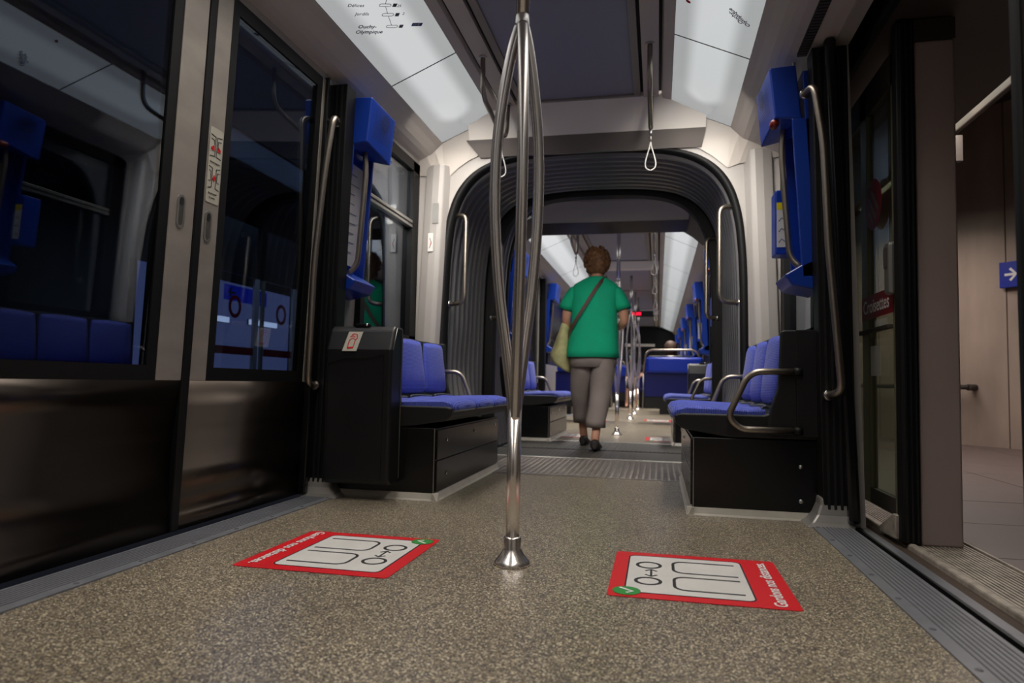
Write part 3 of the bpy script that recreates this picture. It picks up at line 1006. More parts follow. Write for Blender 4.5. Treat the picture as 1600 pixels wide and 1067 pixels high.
# ---- left door leaves
def dx(z): return -1.092 + .062 * max(0, z) / 1.85
def leaf(name, y0, y1, wy0, wy1, stile, sgn=-1, xf=dx):
    root = struct(empty(name, (0, y0, 0)))
    def HX(ya, yb, za, zb, off0, off1):
        return ([(xf(za) + off0, ya - y0, za), (xf(za) + off1, ya - y0, za), (xf(za) + off1, yb - y0, za), (xf(za) + off0, yb - y0, za)],
                [(xf(zb) + off0, ya - y0, zb), (xf(zb) + off1, ya - y0, zb), (xf(zb) + off1, yb - y0, zb), (xf(zb) + off0, yb - y0, zb)])
    zb_, zt_ = .485, 1.80
    # lower panel curves inwards a little at the foot, so it is built in strips
    mb = MB()
    zs = [.012, .06, .12, .2, .3, .4, zb_]
    for a, b in zip(zs[:-1], zs[1:]):
        bulge = lambda z: .018 * math.sin(PI * min(1, z / .485))
        A, B = HX(y0, y1, a, b, -.03, 0)
        A = [(p[0] - (bulge(a) if i in (1, 2) else 0), p[1], p[2]) for i, p in enumerate(A)]
        B = [(p[0] - (bulge(b) if i in (1, 2) else 0), p[1], p[2]) for i, p in enumerate(B)]
        mb.add(A + B, [(0, 3, 2, 1), (4, 5, 6, 7), (0, 1, 5, 4), (3, 0, 4, 7), (2, 3, 7, 6)])
        mb.add([A[1], A[2], B[2], B[1]], [(0, 1, 2, 3)], True)
    mb.build('door_panel', MT['steel'], root)
    for (a, b) in stile:
        A, B = HX(a, b, zb_, zt_, -.03, 0)
        MB().hexa(A, B).build('door_stile', MT['stile'], root, bevel=.002)
    fr = MB()
    for (ya, yb, za, zc) in ((wy0 - .04, wy0, zb_, zt_), (wy1, wy1 + .04, zb_, zt_), (wy0, wy1, zb_, zb_ + .045), (wy0, wy1, zt_ - .05, zt_)):
        A, B = HX(ya, yb, za, zc, -.03, -.003); fr.hexa(A, B)
    fr.build('window_seal', MT['rubber'], root)
    A, B = HX(wy0, wy1, zb_ + .04, zt_ - .04, -.014, -.008)
    MB().hexa(A, B).build('pane', MT['glass'], root)
    return root
d1 = leaf('door_1', .62, 1.885, .70, 1.735, [(1.775, 1.885), (.62, .66)])
d2 = leaf('door_2', 1.925, 2.70, 2.045, 2.60, [(1.925, 2.005), (2.64, 2.70)])
A = [(dx(0) - .02, 0, .012), (dx(0) + .004, 0, .012), (dx(0) + .004, .036, .012), (dx(0) - .02, .036, .012)]
B = [(dx(1.8) - .02, 0, 1.8), (dx(1.8) + .004, 0, 1.8), (dx(1.8) + .004, .036, 1.8), (dx(1.8) - .02, .036, 1.8)]
g = MB().hexa([(a[0], a[1] + 1.887 - .62, a[2]) for a in A], [(a[0], a[1] + 1.887 - .62, a[2]) for a in B]).build('door_gasket', MT['rubber'], d1, bevel=.004)
# recessed handles
def recess(y, z, parent, yref):
    x = dx(z)
    F = Flat((x + .0005, y - yref, z), (0, 1, 0), (.033, 0, 1), parent, th=.002)
    F.line(F.rrect(-.014, .014, -.048, .048, .0139), .008, MT['edge'], 'handle_rim', 0, True)
    F.poly(F.rrect(-.012, .012, -.046, .046, .0119), MT['vent'], 'handle_recess', -.0012)
    F.poly(F.ell(0, .03, .008, .010, 12), MT['slot'], 'handle_hole', .0)
recess(1.823, 1.008, d1, .62); recess(1.955, .990, d2, 1.925)
# pictogram strip on leaf 2
x = dx(1.2)
F = Flat((x, 1.965 - 1.925, 1.19), (0, 1, 0), (.034, 0, 1), d2, th=.001)
F.poly(F.rrect(-.033, .033, -.12, .13, .008), MT['cream'], 'door_notice', .0004)
for v0, k in ((.035, 0), (-.07, 1)):
    for sx in (-1, 1):
        g_ = .004 if k == 0 else .010
        F.line([(sx * .028, v0 + .07), (sx * g_, v0 + .066), (sx * g_, v0 + .002), (sx * .028, v0 - .002)], .0022, MT['ink'], 'notice_line', .0016)
        F.line([(sx * .026, v0 + .056), (sx * (g_ + .006), v0 + .054), (sx * (g_ + .006), v0 + .022), (sx * .026, v0 + .022)], .0018, MT['ink'], 'notice_line', .0016)
    if k == 0:
        for sx in (-1, 1): F.poly([(sx * .024, v0 + .028), (sx * .012, v0 + .036), (sx * .008, v0 + .02), (sx * .02, v0 + .018)], MT['red'], 'hand_mark', .002)
    else: F.poly([(-.008, v0 + .03), (.0, v0 + .045), (.008, v0 + .034), (.0, v0 + .022)], MT['red'], 'hand_mark', .002)
text('Ne pas s\'appuyer', .0075, F.P(-.026, .015, .002), F.r, F.u, MT['ink'], d2, 'notice_text')
text('Ne pas retenir', .0075, F.P(-.024, -.088, .002), F.r, F.u, MT['ink'], d2, 'notice_text')
text('les portes', .0075, F.P(-.018, -.102, .002), F.r, F.u, MT['ink'], d2, 'notice_text')

# right near door leaf, edge on, partly closed
dr = struct(empty('door_3', (1.09, .9, 0)))
MB().hexa([(.01, 0, .01), (.045, 0, .01), (.045, .60, .01), (.01, .60, .01)], [(-.0, 0, 1.8), (.035, 0, 1.8), (.035, .60, 1.8), (-.0, .60, 1.8)]).build('door_panel', MT['steel'], dr)
MB().hexa([(.0, .60, .01), (.05, .60, .01), (.05, .635, .01), (.0, .635, .01)], [(-.01, .60, 1.8), (.04, .60, 1.8), (.04, .635, 1.8), (-.01, .635, 1.8)]).build('door_gasket', MT['rubber'], dr, bevel=.012, seg=4)

# end wall behind the camera
struct(MB().box(-1.15, 1.15, YB - .05, YB, 0, 2.2).build('wall_rear', MT['black']))
# end of the far car
fe = struct(MB().box(-1.1, 1.1, YF, YF + .05, 0, 2.2).build('wall_far', MT['rubber']))
MB().box(-.5, .3, YF - .06, YF, 1.55, 1.62).build('door_header', MT['beam'], fe)

# ================================================================== FLOOR STICKERS
def sticker(label, ctr, rot, w=.44, group=None):
    root = empty('floor_sticker', (ctr[0], ctr[1], .0012), rot)
    tag(root, label, 'floor sticker', group)
    # local frame: u right, v up (reader)
    F = Flat((0, 0, 0), (1, 0, 0), (0, 1, 0), root, th=.0006)
    h = w / 2
    F.poly(F.rrect(-h, h, -h, h, .012), MT['red'], 'red_sheet', 0)
    F.line(F.rrect(-h + .04, h - .04, -h + .095, h - .04, .02), .004, MT['ink'], 'panel_outline', .0008, True)
    F.poly(F.rrect(-h + .04, h - .04, -h + .095, h - .04, .02), MT['wpanel'], 'white_panel', .0006)
    for sx in (-1, 1):
        cu = sx * .078
        F.line(F.ell(cu, .125, .031, .031), .009, MT['ink'], 'head_mark', .0013, True)
        body = [(cu - .058, -.105), (cu - .058, .03)] + [(cu - .058 + .03 * (1 - math.cos(a)), .03 + .03 * math.sin(a)) for a in (PI / 8, PI / 4, 3 * PI / 8, PI / 2)]
        body += [(cu + .058 - .03 * (1 - math.cos(a)), .03 + .03 * math.sin(a)) for a in (PI / 2, 3 * PI / 8, PI / 4, PI / 8)] + [(cu + .058, .03), (cu + .058, -.105)]
        F.line(body, .008, MT['ink'], 'body_mark', .0013)
    F.line([(-.03, .118), (.03, .118)], .006, MT['ink'], 'arrow_mark', .0013)
    for sx in (-1, 1): F.line([(sx * .018, .133), (sx * .034, .118), (sx * .018, .103)], .006, MT['ink'], 'arrow_mark', .0014)
    F.poly(F.ell(-h + .045, h - .045, .034, .034), MT['green'], 'green_disc', .0014)
    F.line([(-h + .028, h - .045), (-h + .04, h - .06), (-h + .066, h - .028)], .007, MT['wtext'], 'check_mark', .0021)
    t = text('Gardons nos distances.', .042, (-h + .015, -h + .042, .0012), (1, 0, 0), (0, 1, 0), MT['wtext'], root, bold=.0006)
    return root
s1 = sticker('red and white keep-distance floor sticker to the left of the central pole', (-.494, 1.868), -PI / 2)
s2 = sticker('red and white keep-distance floor sticker to the right of the central pole', (.494, 1.885), PI / 2)
for lab, x, y, r in (('keep-distance floor sticker just past the gangway, on the left beside the walking woman', -.50, 6.62, -PI / 2), ('keep-distance floor sticker just past the gangway, on the right by the far bench', .50, 6.5, PI / 2),
                     ('keep-distance floor sticker in the far car, second on the left', -.5, 9.3, -PI / 2), ('keep-distance floor sticker in the far car, second on the right', .42, 9.9, PI / 2)):
    c = copy_tree(s1 if r < 0 else s2)
    c.location = (x, y, .0012); c['label'] = lab; c['group'] = 'floor stickers of the far car'

# ================================================================== BRANCHED POLES
def pole(loc, label, group=None):
    root = empty('support_pole', loc)
    tag(root, label, 'pole', group)
    r = .019
    MB().tube([(0, 0, .05), (0, 0, .425)], r, 24).build('lower_tube', MT['tube'], root)
    MB().tube([(0, 0, 1.50), (0, 0, 2.10)], r, 24).build('upper_tube', MT['tube'], root)
    MB().lathe([(r, 1.515), (r + .0015, 1.52), (r + .0015, 1.555), (r, 1.56)], sides=24).build('top_collar', MT['tube'], root)
    MB().lathe([(0, .0), (.052, .0), (.052, .006), (.046, .014), (.034, .027), (.027, .04), (.0245, .046), (.0245, .072), (.022, .076), (.0, .076)], sides=32).build('base_flange', MT['tube'], root)
    for ang in (178, -72, 50):
        a = math.radians(ang)
        d = Vector((math.cos(a), math.sin(a), 0))
        prof = [(.004, .40), (.010, .46), (.030, .60), (.053, .76), (.067, .92), (.072, 1.06), (.067, 1.20), (.050, 1.34), (.028, 1.46), (.008, 1.53)]
        pts = smooth_path([d * o + Vector((0, 0, z)) for o, z in prof], 6)
        MB().tube(pts, .0158, 18).build('branch', MT['tube'], root)
    # small web plates where the branches meet
    d = Vector((-1, 0, 0))
    MB().hexa([(-.034, -.003, 1.43), (.012, -.003, 1.43), (.012, .003, 1.43), (-.034, .003, 1.43)], [(-.014, -.003, 1.50), (.006, -.003, 1.50), (.006, .003, 1.50), (-.014, .003, 1.50)]).build('web_plate', MT['tube'], root)
    MB().hexa([(-.014, -.003, .44), (.010, -.003, .44), (.010, .003, .44), (-.014, .003, .44)], [(-.026, -.003, .52), (.016, -.003, .52), (.016, .003, .52), (-.026, .003, .52)]).build('web_plate', MT['tube'], root)
    return root
p0 = pole((0, 1.875, 0), 'tall satin steel pole in the foreground that splits into three bowed branches')
for i, (x, y, lab) in enumerate(((-.005, 6.87, 'three-branched steel pole just right of the walking woman in the far car'), (.0, 10.1, 'three-branched steel pole in the far car, second behind the walking woman'),
                       (0, 11.9, 'three-branched steel pole in the far car, third behind the walking woman'), (0, 13.9, 'farthest three-branched steel pole in the far car, smallest in view'))):
    c = copy_tree(p0); c.location = (x, y, 0); c['label'] = lab; c['group'] = 'branched poles of the far car'
    c.rotation_euler = (0, 0, (.0, .6, 1.2, .3)[i])

# ================================================================== HANGING STRAPS
def hang_bar(loc, label, group='strap bars'):
    root = empty('strap_bar', loc)
    tag(root, label, 'strap bar', group)
    P = fillet([(0, -.44, 0), (0, -.42, -.19), (0, 0, -.24), (0, .12, -.19), (0, .14, 0)], .07)
    MB().tube(P, .0125, 14).build('bar_tube', MT['rail'], root)
    for y in (-.44, .14): MB().tube([(0, y, -.008), (0, y, .002)], .02, 14).build('ceiling_collar', MT['bolt'], root)
    return root
def strap(loc, label, group='hanging straps'):
    root = empty('hanging_strap', loc)
    tag(root, label, 'hanging strap', group)
    MB().tube([(0, 0, .006), (0, 0, -.028)], .009, 10).build('swivel', MT['bolt'], root)
    MB().tube([(0, 0, -.02), (0, 0, -.06)], [.005, .006], 10).build('ferrule', MT['edge'], root)
    pts = [(0, .0, -.055), (-.006, 0, -.09), (-.02, 0, -.14), (-.027, 0, -.175), (-.022, 0, -.2), (0, 0, -.212), (.022, 0, -.2), (.027, 0, -.175), (.02, 0, -.14), (.006, 0, -.09)]
    MB().tube(smooth_path([pts[-1]] + pts + [pts[0]], 4)[4:-1], .0035, 8).build('loop', MT['wpanel'], root)
    return root
bx = None
for s, sd in ((-1, 'left'), (1, 'right')):
    x = CX + s * .403
    for k, (y, w) in enumerate(((3.60, 'near the cross beam of the near car'), (1.5, 'above the doorway of the near car'), (.7, 'above the viewer'), (7.1, 'at the start of the far car'), (8.6, 'in the far car, second row'), (10.3, 'in the far car, third row'), (12.2, 'in the far car, fourth row'))):
        if bx is None:
            bx = hang_bar((x, y, 2.095), ''); st = strap((x, y, 1.84), '')
            b_, s_ = bx, st
        else:
            b_ = copy_tree(bx); b_.location = (x, y, 2.095); s_ = copy_tree(st); s_.location = (x, y, 1.84)
        b_['label'] = 'bent steel strap bar, %s ceiling rail, %s' % (sd, w)
        s_['label'] = 'pale hanging loop strap, %s row, %s' % (sd, w)

# ================================================================== BENCHES
def bench(name_lab, s, y0, dirn, group=None, length=1.2, bolts=True, near_arm=True, hide_near_arm=False):
    """s side (-1 left, 1 right); built from y0 onwards in +y (dirn=1). local coords: x measured from the car axis"""
    root = empty('longitudinal_bench', (0, y0, 0))
    tag(root, name_lab, 'bench', group)
    X = lambda v: s * v
    c = -.0
    L = length
    # base box
    MB().prism([(X(.525), .0), (X(.525), .30), (X(.99), .30), (X(.99), .0)], 'y', 0, L - .0).build('base_box', MT['black_gloss'], root, bevel=.003)
    MB().box(X(.518), X(.527), 0.012, L, .035, .162).build('hatch', MT['black_gloss'], root, bevel=.002)
    MB().box(X(.518), X(.527), 0.012, L, .168, .292).build('hatch', MT['black_gloss'], root, bevel=.002)
    MB().prism([(X(.502), .0), (X(.512), .006), (X(.522), .028), (X(.53), .03), (X(.53), 0)], 'y', -.02, L).build('skirting', MT['skirting'], root)
    MB().prism([(-.022, 0), (-.010, .006), (-.002, .028), (.006, .03), (.006, 0)], 'x', X(.504), X(.965)).build('skirting', MT['skirting'], root)
    MB().box(X(.527), X(.53), -.002, .004, .03, .298).build('edge_trim', MT['edge'], root)
    if bolts:
        for y, z in ((.14, .245), (.14, .1), (.6, .255), (1.05, .262)):
            MB().lathe([(0, -.005), (.006, -.004), (.0085, 0)], (0, 0, 0), 12, 'x').build('bolt', MT['bolt'], root).location = (X(.516), y, z)
        if s < 0: pass
        for y, z in ((.925, .20), (.925, .07)):
            b = MB().lathe([(0, -.005), (.006, -.004), (.0085, 0)], (0, 0, 0), 12, 'y').build('bolt', MT['bolt'], root); b.location = (X(y), -.001, z)
    # black seat shell, side profile (x, z)
    prof = [(.455, .385), (.46, .35), (.49, .33), (.60, .312), (.66, .303), (.99, .303), (.99, .715), (.90, .718), (.868, .715), (.862, .70), (.845, .45), (.82, .40), (.79, .392), (.48, .392)]
    MB().prism([(X(a), b) for a, b in prof], 'y', 0, L, smooth=False).build('seat_shell', MT['black'], root, bevel=.006)
    # ends: raised end cheek
    prof2 = [(.80, .32), (.985, .32), (.985, .72), (.895, .722), (.862, .722), (.852, .715), (.842, .50), (.815, .42)]
    for ya, yb in ((-.022, .012), (L - .012, L + .02)):
        MB().prism([(X(a), b) for a, b in prof2], 'y', ya, yb).build('end_cheek', MT['black'], root, bevel=.008, seg=3)
    MB().box(X(.905), X(.99), -.03, -.02, .315, .722).build('end_panel', MT['anthracite'], root, bevel=.002)
    # cushions
    n = 3
    w = (L - .03) / n
    def pad(prof, nm, m, y, ww, crown):
        # crowned pad: loft along y with sunk edges
        rings = []
        for t, k in ((0, -.75), (.04, .0), (.15, .6), (.5, 1), (.85, .6), (.96, 0), (1, -.75)):
            rg = []
            for (px, pz, nx, nz) in prof:
                rg.append((X(px + nx * crown * k), y + ww * t, pz + nz * crown * k))
            rings.append(rg)
        return MB().loft(rings).build(nm, m, root)
    sp = [(.452, .375, -1, 0), (.449, .392, -1, .3), (.462, .408, -.5, 1), (.50, .418, 0, 1), (.62, .415, 0, 1), (.74, .410, 0, 1), (.80, .412, 0, 1), (.80, .39, 0, 0), (.47, .375, 0, 0)]
    bp = [(.838, .435, -1, 0), (.828, .46, -1, 0), (.836, .54, -1, 0), (.848, .62, -1, 0), (.856, .68, -1, 0), (.862, .702, -.6, .8), (.872, .70, 0, 0), (.872, .44, 0, 0)]
    for i in range(n):
        y = .015 + i * w
        pad(sp, 'seat_cushion', MT['fabric_s'], y + .006, w - .012, .009)
        pad(bp, 'backrest', MT['fabric'], y + .01, w - .02, .010)
        MB().box(X(.866), X(.874), y + .015, y + w - .015, .70, .711).build('back_edging', MT['edge'], root, bevel=.002)
        MB().tube(smooth_path([(X(.79), y + .03, .420), (X(.815), y + .10, .424), (X(.818), y + w / 2, .426), (X(.815), y + w - .10, .424), (X(.79), y + w - .03, .420)], 5), .0045, 8).build('seat_edging', MT['edge'], root)
        MB().tube(smooth_path([(X(.47), y + .01, .372), (X(.448), y + .05, .374), (X(.444), y + w / 2, .374), (X(.448), y + w - .05, .374), (X(.47), y + w - .01, .372)], 5), .004, 8).build('seat_edging', MT['edge'], root)
    # armrests: bent tube, both ends fixed to the end cheek
    def arm(y, ysg):
        P = fillet([(X(.905), y, .562), (X(.735), y, .560), (X(.655), y, .385), (X(.70), y, .338), (X(.91), y, .338)], .05, 7)
        a = MB().tube(P, .0125, 14).build('armrest', MT['rail'], root)
        for z in (.562, .338):
            MB().tube([(X(.895), y, z), (X(.925), y, z)], .016, 12).build('armrest_socket', MT['rubber'], root)
    if near_arm: arm(-.035, -1)
    # far arm simpler: falls to the seat
    P = fillet([(X(.90), L - .03, .556), (X(.74), L - .03, .556), (X(.685), L - .03, .42), (X(.68), L - .03, .40)], .05, 6)
    MB().tube(P, .0125, 14).build('armrest', MT['rail'], root)
    return root
bl = bench('blue three-seat side bench on the left, behind the black extinguisher box', -1, 2.765, 1, near_arm=False, length=1.13)
br = bench('blue three-seat side bench on the right, nearest, with looped steel armrest', 1, 2.80, 1, length=1.10)

# extinguisher boxes
def ext_box(s, y, label, group=None, h=1.0, notice=True):
    root = empty('extinguisher_box', (s * .835, y, 0))
    tag(root, label, 'box', group)
    w = .148
    z0, z1 = .065, .725
    # body: front slopes back at the top
    mb = MB().prism([(-.065, z0 + .02), (-.055, z0), (.07, z0), (.07, z1), (-.012, z1), (-.030, z1 - .012), (-.065, z1 - .10)], 'x', -w, w)
    mb.build('box_body', MT['anthracite'], root, bevel=.012, seg=3)
    # raised border lines at the faceted lid
    F = Flat((0, -.067, 0), (1, 0, 0), (0, 0, 1), root, .003)
    F.line([(-w + .012, z0 + .03), (-w + .012, z1 - .16), (-.06, z1 - .135), (.05, z1 - .135), (w - .035, z1 - .12), (w - .035, z0 + .03)], .0025, MT['black'], 'lid_seam', 0)
    # side aluminium edge
    sx = -s
    MB().tube([(sx * (w + .001), .045, z0 + .02), (sx * (w + .001), .045, z1 - .01), (sx * (w + .001), -.01, z1 - .006), (sx * (w + .001), -.055, z1 - .1)], .0022, 8).build('edge_trim', MT['edge'], root)
    # latch
    MB().box(-.04, .03, -.022, -.004, z1 - .004, z1 + .012).build('latch', MT['black_gloss'], root, bevel=.003)
    MB().lathe([(0, z1 + .014), (.006, z1 + .012), (.007, z1 + .002)], (.014, -.016, 0), 10).build('latch_bolt', MT['bolt'], root)
    if notice:
        n0 = Vector((0, -.065, z1 - .10)); n1 = Vector((0, -.030, z1 - .012))
        up = (n1 - n0).normalized()
        F = Flat(n0 + Vector((-.04, -.0015, 0)), (1, 0, 0), up, root, .0008)
        F.poly([(-.032, -.008), (.032, -.008), (.046, .082), (-.018, .082)], MT['cream'], 'notice', .0)
        # red extinguisher pictogram
        R_ = MT['red']
        F.line([(-.012, .006), (-.008, .042), (.004, .052), (.018, .044), (.014, .008), (-.012, .006)], .0035, R_, 'pictogram', .001)
        F.line([(-.012, .006), (.014, .008)], .008, R_, 'pictogram', .0012)
        F.line([(.016, .04), (.026, .052), (.022, .068), (.008, .072), (-.002, .066)], .004, R_, 'pictogram', .001)
        F.line([(-.008, .058), (.006, .062), (.014, .056)], .004, R_, 'pictogram', .001)
    return root
ext_box(-1, 2.72, 'dark grey extinguisher box with red pictogram at the end of the left bench')

# ================================================================== BLUE PYLONS
def pylon(s, y, kind, label, group=None, c=-.03):
    root = empty('door_pylon', (c + s * .92, y, 0))
    tag(root, label, 'pylon', group)
    X = lambda v: s * (v - .92)      # v measured from the car axis
    # backing body, leans in with the wall
    mb = MB()
    yb0, yb1 = 0, .23
    mb.hexa([(X(1.012), yb0, .92), (X(1.035), yb0, .92), (X(1.035), yb1, .92), (X(1.012), yb1, .92)], [(X(.968), yb0, 1.75), (X(.99), yb0, 1.75), (X(.99), yb1, 1.75), (X(.968), yb1, 1.75)])
    mb.build('back_plate', MT['blue'], root, bevel=.003)
    # side cheeks
    for ya, yb in ((0, .014), (.216, .23)):
        MB().prism([(X(.965), .93), (X(1.035), .93), (X(1.0), 1.56), (X(.928), 1.56)], 'y', ya, yb).build('cheek', MT['blue'], root, bevel=.004)
    # head box
    hb = MB()
    hb.hexa([(X(.865), .0, 1.565), (X(.965), .0, 1.555), (X(.965), .23, 1.555), (X(.845), .23, 1.525)], [(X(.845), .0, 1.77), (X(.945), .0, 1.775), (X(.945), .23, 1.775), (X(.825), .23, 1.745)])
    hb.build('speaker_head', MT['blue'], root, bevel=.006, seg=3)
    # speaker grille: fine holes
    if kind in ('map', 'alarm'):
        mb = MB()
        P0 = Vector((X(.857), .035, 1.60)); U = Vector((X(.841) - X(.857), .15, 0)); V = Vector((X(.838) - X(.857), 0, .14))
        nn = U.cross(V).normalized() * (1 if s < 0 else -1)
        if nn.x * s > 0: nn = -nn
        for i in range(16):
            for j in range(15):
                p = P0 + U * (i / 15) + V * (j / 14) + nn * .0045
                r_ = .0021 if math.hypot(i - 9, j - 9) > 4 else .0036
                a = U.normalized() * r_; b = V.normalized() * r_
                mb.add([p - a - b, p + a - b, p + a + b, p - a + b], [(0, 1, 2, 3)])
        tag(mb.build('grille_holes', MT['slot'], root), kind='stuff')
    # bottom wedge
    MB().prism([(X(1.035), .875), (X(1.03), 1.01), (X(.975), .985), (X(.90), .94), (X(.925), .90)], 'y', 0, .23).build('foot_wedge', MT['blue'], root, bevel=.006, seg=3)
    # grab bar
    P = fillet([(X(.915), .09, 1.58), (X(.905), .09, 1.45), (X(.925), .09, 1.15), (X(.935), .09, 1.02), (X(.985), .07, .965)], .06)
    MB().tube(P, .0125, 14).build('grab_bar', MT['rail'], root)
    if kind == 'map':
        z0, z1 = 1.03, 1.50
        f = lambda z: X(1.0095 - (z - .92) / .83 * .044)
        q = MB().hexa([(f(z0) - s * .004, .018, z0), (f(z0), .018, z0), (f(z0), .212, z0), (f(z0) - s * .004, .212, z0)], [(f(z1) - s * .004, .018, z1), (f(z1), .018, z1), (f(z1), .212, z1), (f(z1) - s * .004, .212, z1)])
        mp_ = q.build('map_sheet', MT['paper'], root)
        F = Flat((f(z0) - s * .0050, .018 if s < 0 else .212, z0), (0, 1 if s < 0 else -1, 0), (f(z1) - f(z0), 0, z1 - z0), mp_, .0005)
        rr = random.Random(3)
        for k in range(9):
            v = .05 + k * .045
            F.line([(.03, v), (.042, v + .014)], .007, MT['ink'], 'map_mark', .0004)
            F.line([(.07, v + .01), (.07 + .05 + rr.random() * .05, v + .012)], .005, MT['inkgrey'], 'map_line', .0004)
    elif kind == 'alarm':
        MB().lathe([(0, -.02), (.012, -.018), (.017, -.008), (.017, .02)], (0, 0, 0), 16, 'y').build('alarm_handle', MT['redplastic'], root).location = (X(.868), .03, 1.552)
        MB().box(X(.965), X(1.03), .06, .13, 1.36, 1.48).build('alarm_notice', MT['cream'], root, bevel=.002)
        bxm = MB().box(X(.90), X(1.02), .215, .32, 1.06, 1.335).build('call_box', MT['blue'], root, bevel=.006)
        F = Flat((X(.905), .2135, 1.06) if s > 0 else (X(.95), .2135, 1.06), (1, 0, 0), (0, 0, 1), bxm, .0008)
        F.poly([(0, .03), (.042, .03), (.042, .22), (0, .22)], MT['wpanel'], 'label_sheet', 0)
        F.poly([(0, .19), (.042, .19), (.042, .22), (0, .22)], MT['yellow'], 'yellow_label', .001)
        for k in range(3):
            F.line([(.008, .05 + k * .045), (.02, .065 + k * .045), (.034, .052 + k * .045)], .005, MT['inkgrey'], 'pictogram', .001)
    return root
py1 = pylon(-1, 2.80, 'map', 'blue door-side pylon on the left with paper line map, near the extinguisher box')
py2 = pylon(1, 2.80, 'alarm', 'blue door-side pylon on the right with red alarm handle and call box')
for s, sd, src in ((-1, 'left', py1), (1, 'right', py2)):
    for k, (y, w) in enumerate(((6.35, 'first past the gangway'), (8.55, 'second past the gangway'), (10.9, 'third past the gangway'), (13.1, 'fourth past the gangway'), (15.4, 'fifth past the gangway'), (17.4, 'last and smallest'))):
        c = copy_tree(src if (k + (s > 0)) % 2 == 0 or s < 0 else src)
        c.location.y = y; c['label'] = 'blue door-side pylon on the %s of the far car, %s' % (sd, w); c['group'] = 'pylons of the far car'

# light grey lower panels below pylons are part of wall; side panel under left pylon
# ================================================================== FAR CAR FURNITURE
for s, sd in ((-1, 'left'), (1, 'right')):
    c = copy_tree(bl if s < 0 else br)
    c.location = (0, 5.84, 0)
    c['label'] = 'blue side bench on the %s, first one past the gangway' % sd; c['group'] = 'side benches of the far car'
ext2 = ext_box(1, 7.12, 'dark grey box at the far end of the right bench past the gangway', notice=False)

def transverse(s, y, label, group):
    root = empty('transverse_seat', (s * .58, y, 0))
    tag(root, label, 'seat', group)
    hw = .37
    MB().box(-hw + .01, hw, -.01, .05, .35, .66).build('lower_shell', MT['navy'], root, bevel=.01)
    MB().box(-hw + .01, hw, 0.0, .42, .20, .35).build('base', MT['anthracite'], root, bevel=.006)
    up = MB().box(-hw + .03, hw, -.05, .05, .655, .865).build('head_shell', MT['blue2'], root, bevel=.035, seg=5)
    MB().box(-hw + .03, hw - .02, .05, .075, .42, .84).build('backrest', MT['fabric'], root, bevel=.012)
    MB().box(-hw + .03, hw - .02, .06, .46, .36, .43).build('seat_cushion', MT['fabric_s'], root, bevel=.02, seg=3)
    e = -s    # aisle side
    P = fillet([(e * (hw + .005), -.01, .66), (e * (hw - .03), -.01, .955), (-e * (hw - .08), -.01, .96), (-e * (hw - .02), -.01, .80)], .09)
    MB().tube(P, .0125, 12).build('grab_handle', MT['rail'], root)
    MB().tube([(e * (hw - .06), -.02, .872), (-e * (hw - .14), -.02, .874)], .009, 10).build('top_trim', MT['edge'], root)
    MB().tube([(e * (hw + .004), -.005, .67), (e * (hw + .008), -.005, .2)], .008, 10).build('side_trim', MT['edge'], root)
    return root
for s, sd in ((-1, 'left'), (1, 'right')):
    for k, (y, w) in enumerate(((9.0, 'nearest beyond the gangway'), (13.2, 'farther one'))):
        transverse(s, y, 'blue double seat seen from behind, %s side, %s' % (sd, w), 'cross seats of the far car')

# LED display and far cabin details
ld = empty('destination_display', (.03, 12.6, 1.80)); tag(ld, 'small hanging display with glowing red letters deep in the far car', 'display')
MB().box(-.25, .27, 0, .06, -.06, .05).build('display_case', MT['black'], ld, bevel=.004)
MB().box(-.10, .05, -.004, .0, -.03, .02).build('lit_letters', MT['led'], ld)
MB().tube([(0, .03, .05), (0, .03, .3)], .012, 10).build('hanger', MT['rail'], ld)

# ================================================================== PEOPLE
def skin_body(name, joints, edges, root_i, m, parent, sub=2):
    me = bpy.data.meshes.new(name)
    me.from_pydata([j[0] for j in joints], edges, [])
    o = bpy.data.objects.new(name, me); COL.objects.link(o)
    sk = o.modifiers.new('skin', 'SKIN')
    for i, j in enumerate(joints):
        r = j[1]
        me.skin_vertices[0].data[i].radius = r if isinstance(r, tuple) else (r, r)
    me.skin_vertices[0].data[root_i].use_root = True
    sk.use_smooth_shade = True
    s_ = o.modifiers.new('sub', 'SUBSURF'); s_.levels = sub; s_.render_levels = sub
    me.materials.append(m)
    o.parent = parent
    return o
def ring(cx_, cy, cz, rx, ry, n=28, tiltx=0, tilty=0, noise=0, p=2.0, rr=None):
    out = []
    for k in range(n):
        a = 2 * PI * k / n
        c_, s_ = math.cos(a), math.sin(a)
        x = rx * math.copysign(abs(c_) ** (2 / p), c_); y = ry * math.copysign(abs(s_) ** (2 / p), s_)
        w = 1 + (noise * math.sin(3 * a + cz * 21) + noise * .6 * math.sin(7 * a - cz * 33) if noise else 0)
        out.append((cx_ + x * w, cy + y * w, cz + x * w * tiltx + y * w * tilty))
    return out

wm = empty('person', (-.10, 5.35, 0))
tag(wm, 'woman in green T-shirt and grey trousers walking away through the gangway, brown curly hair', 'person')
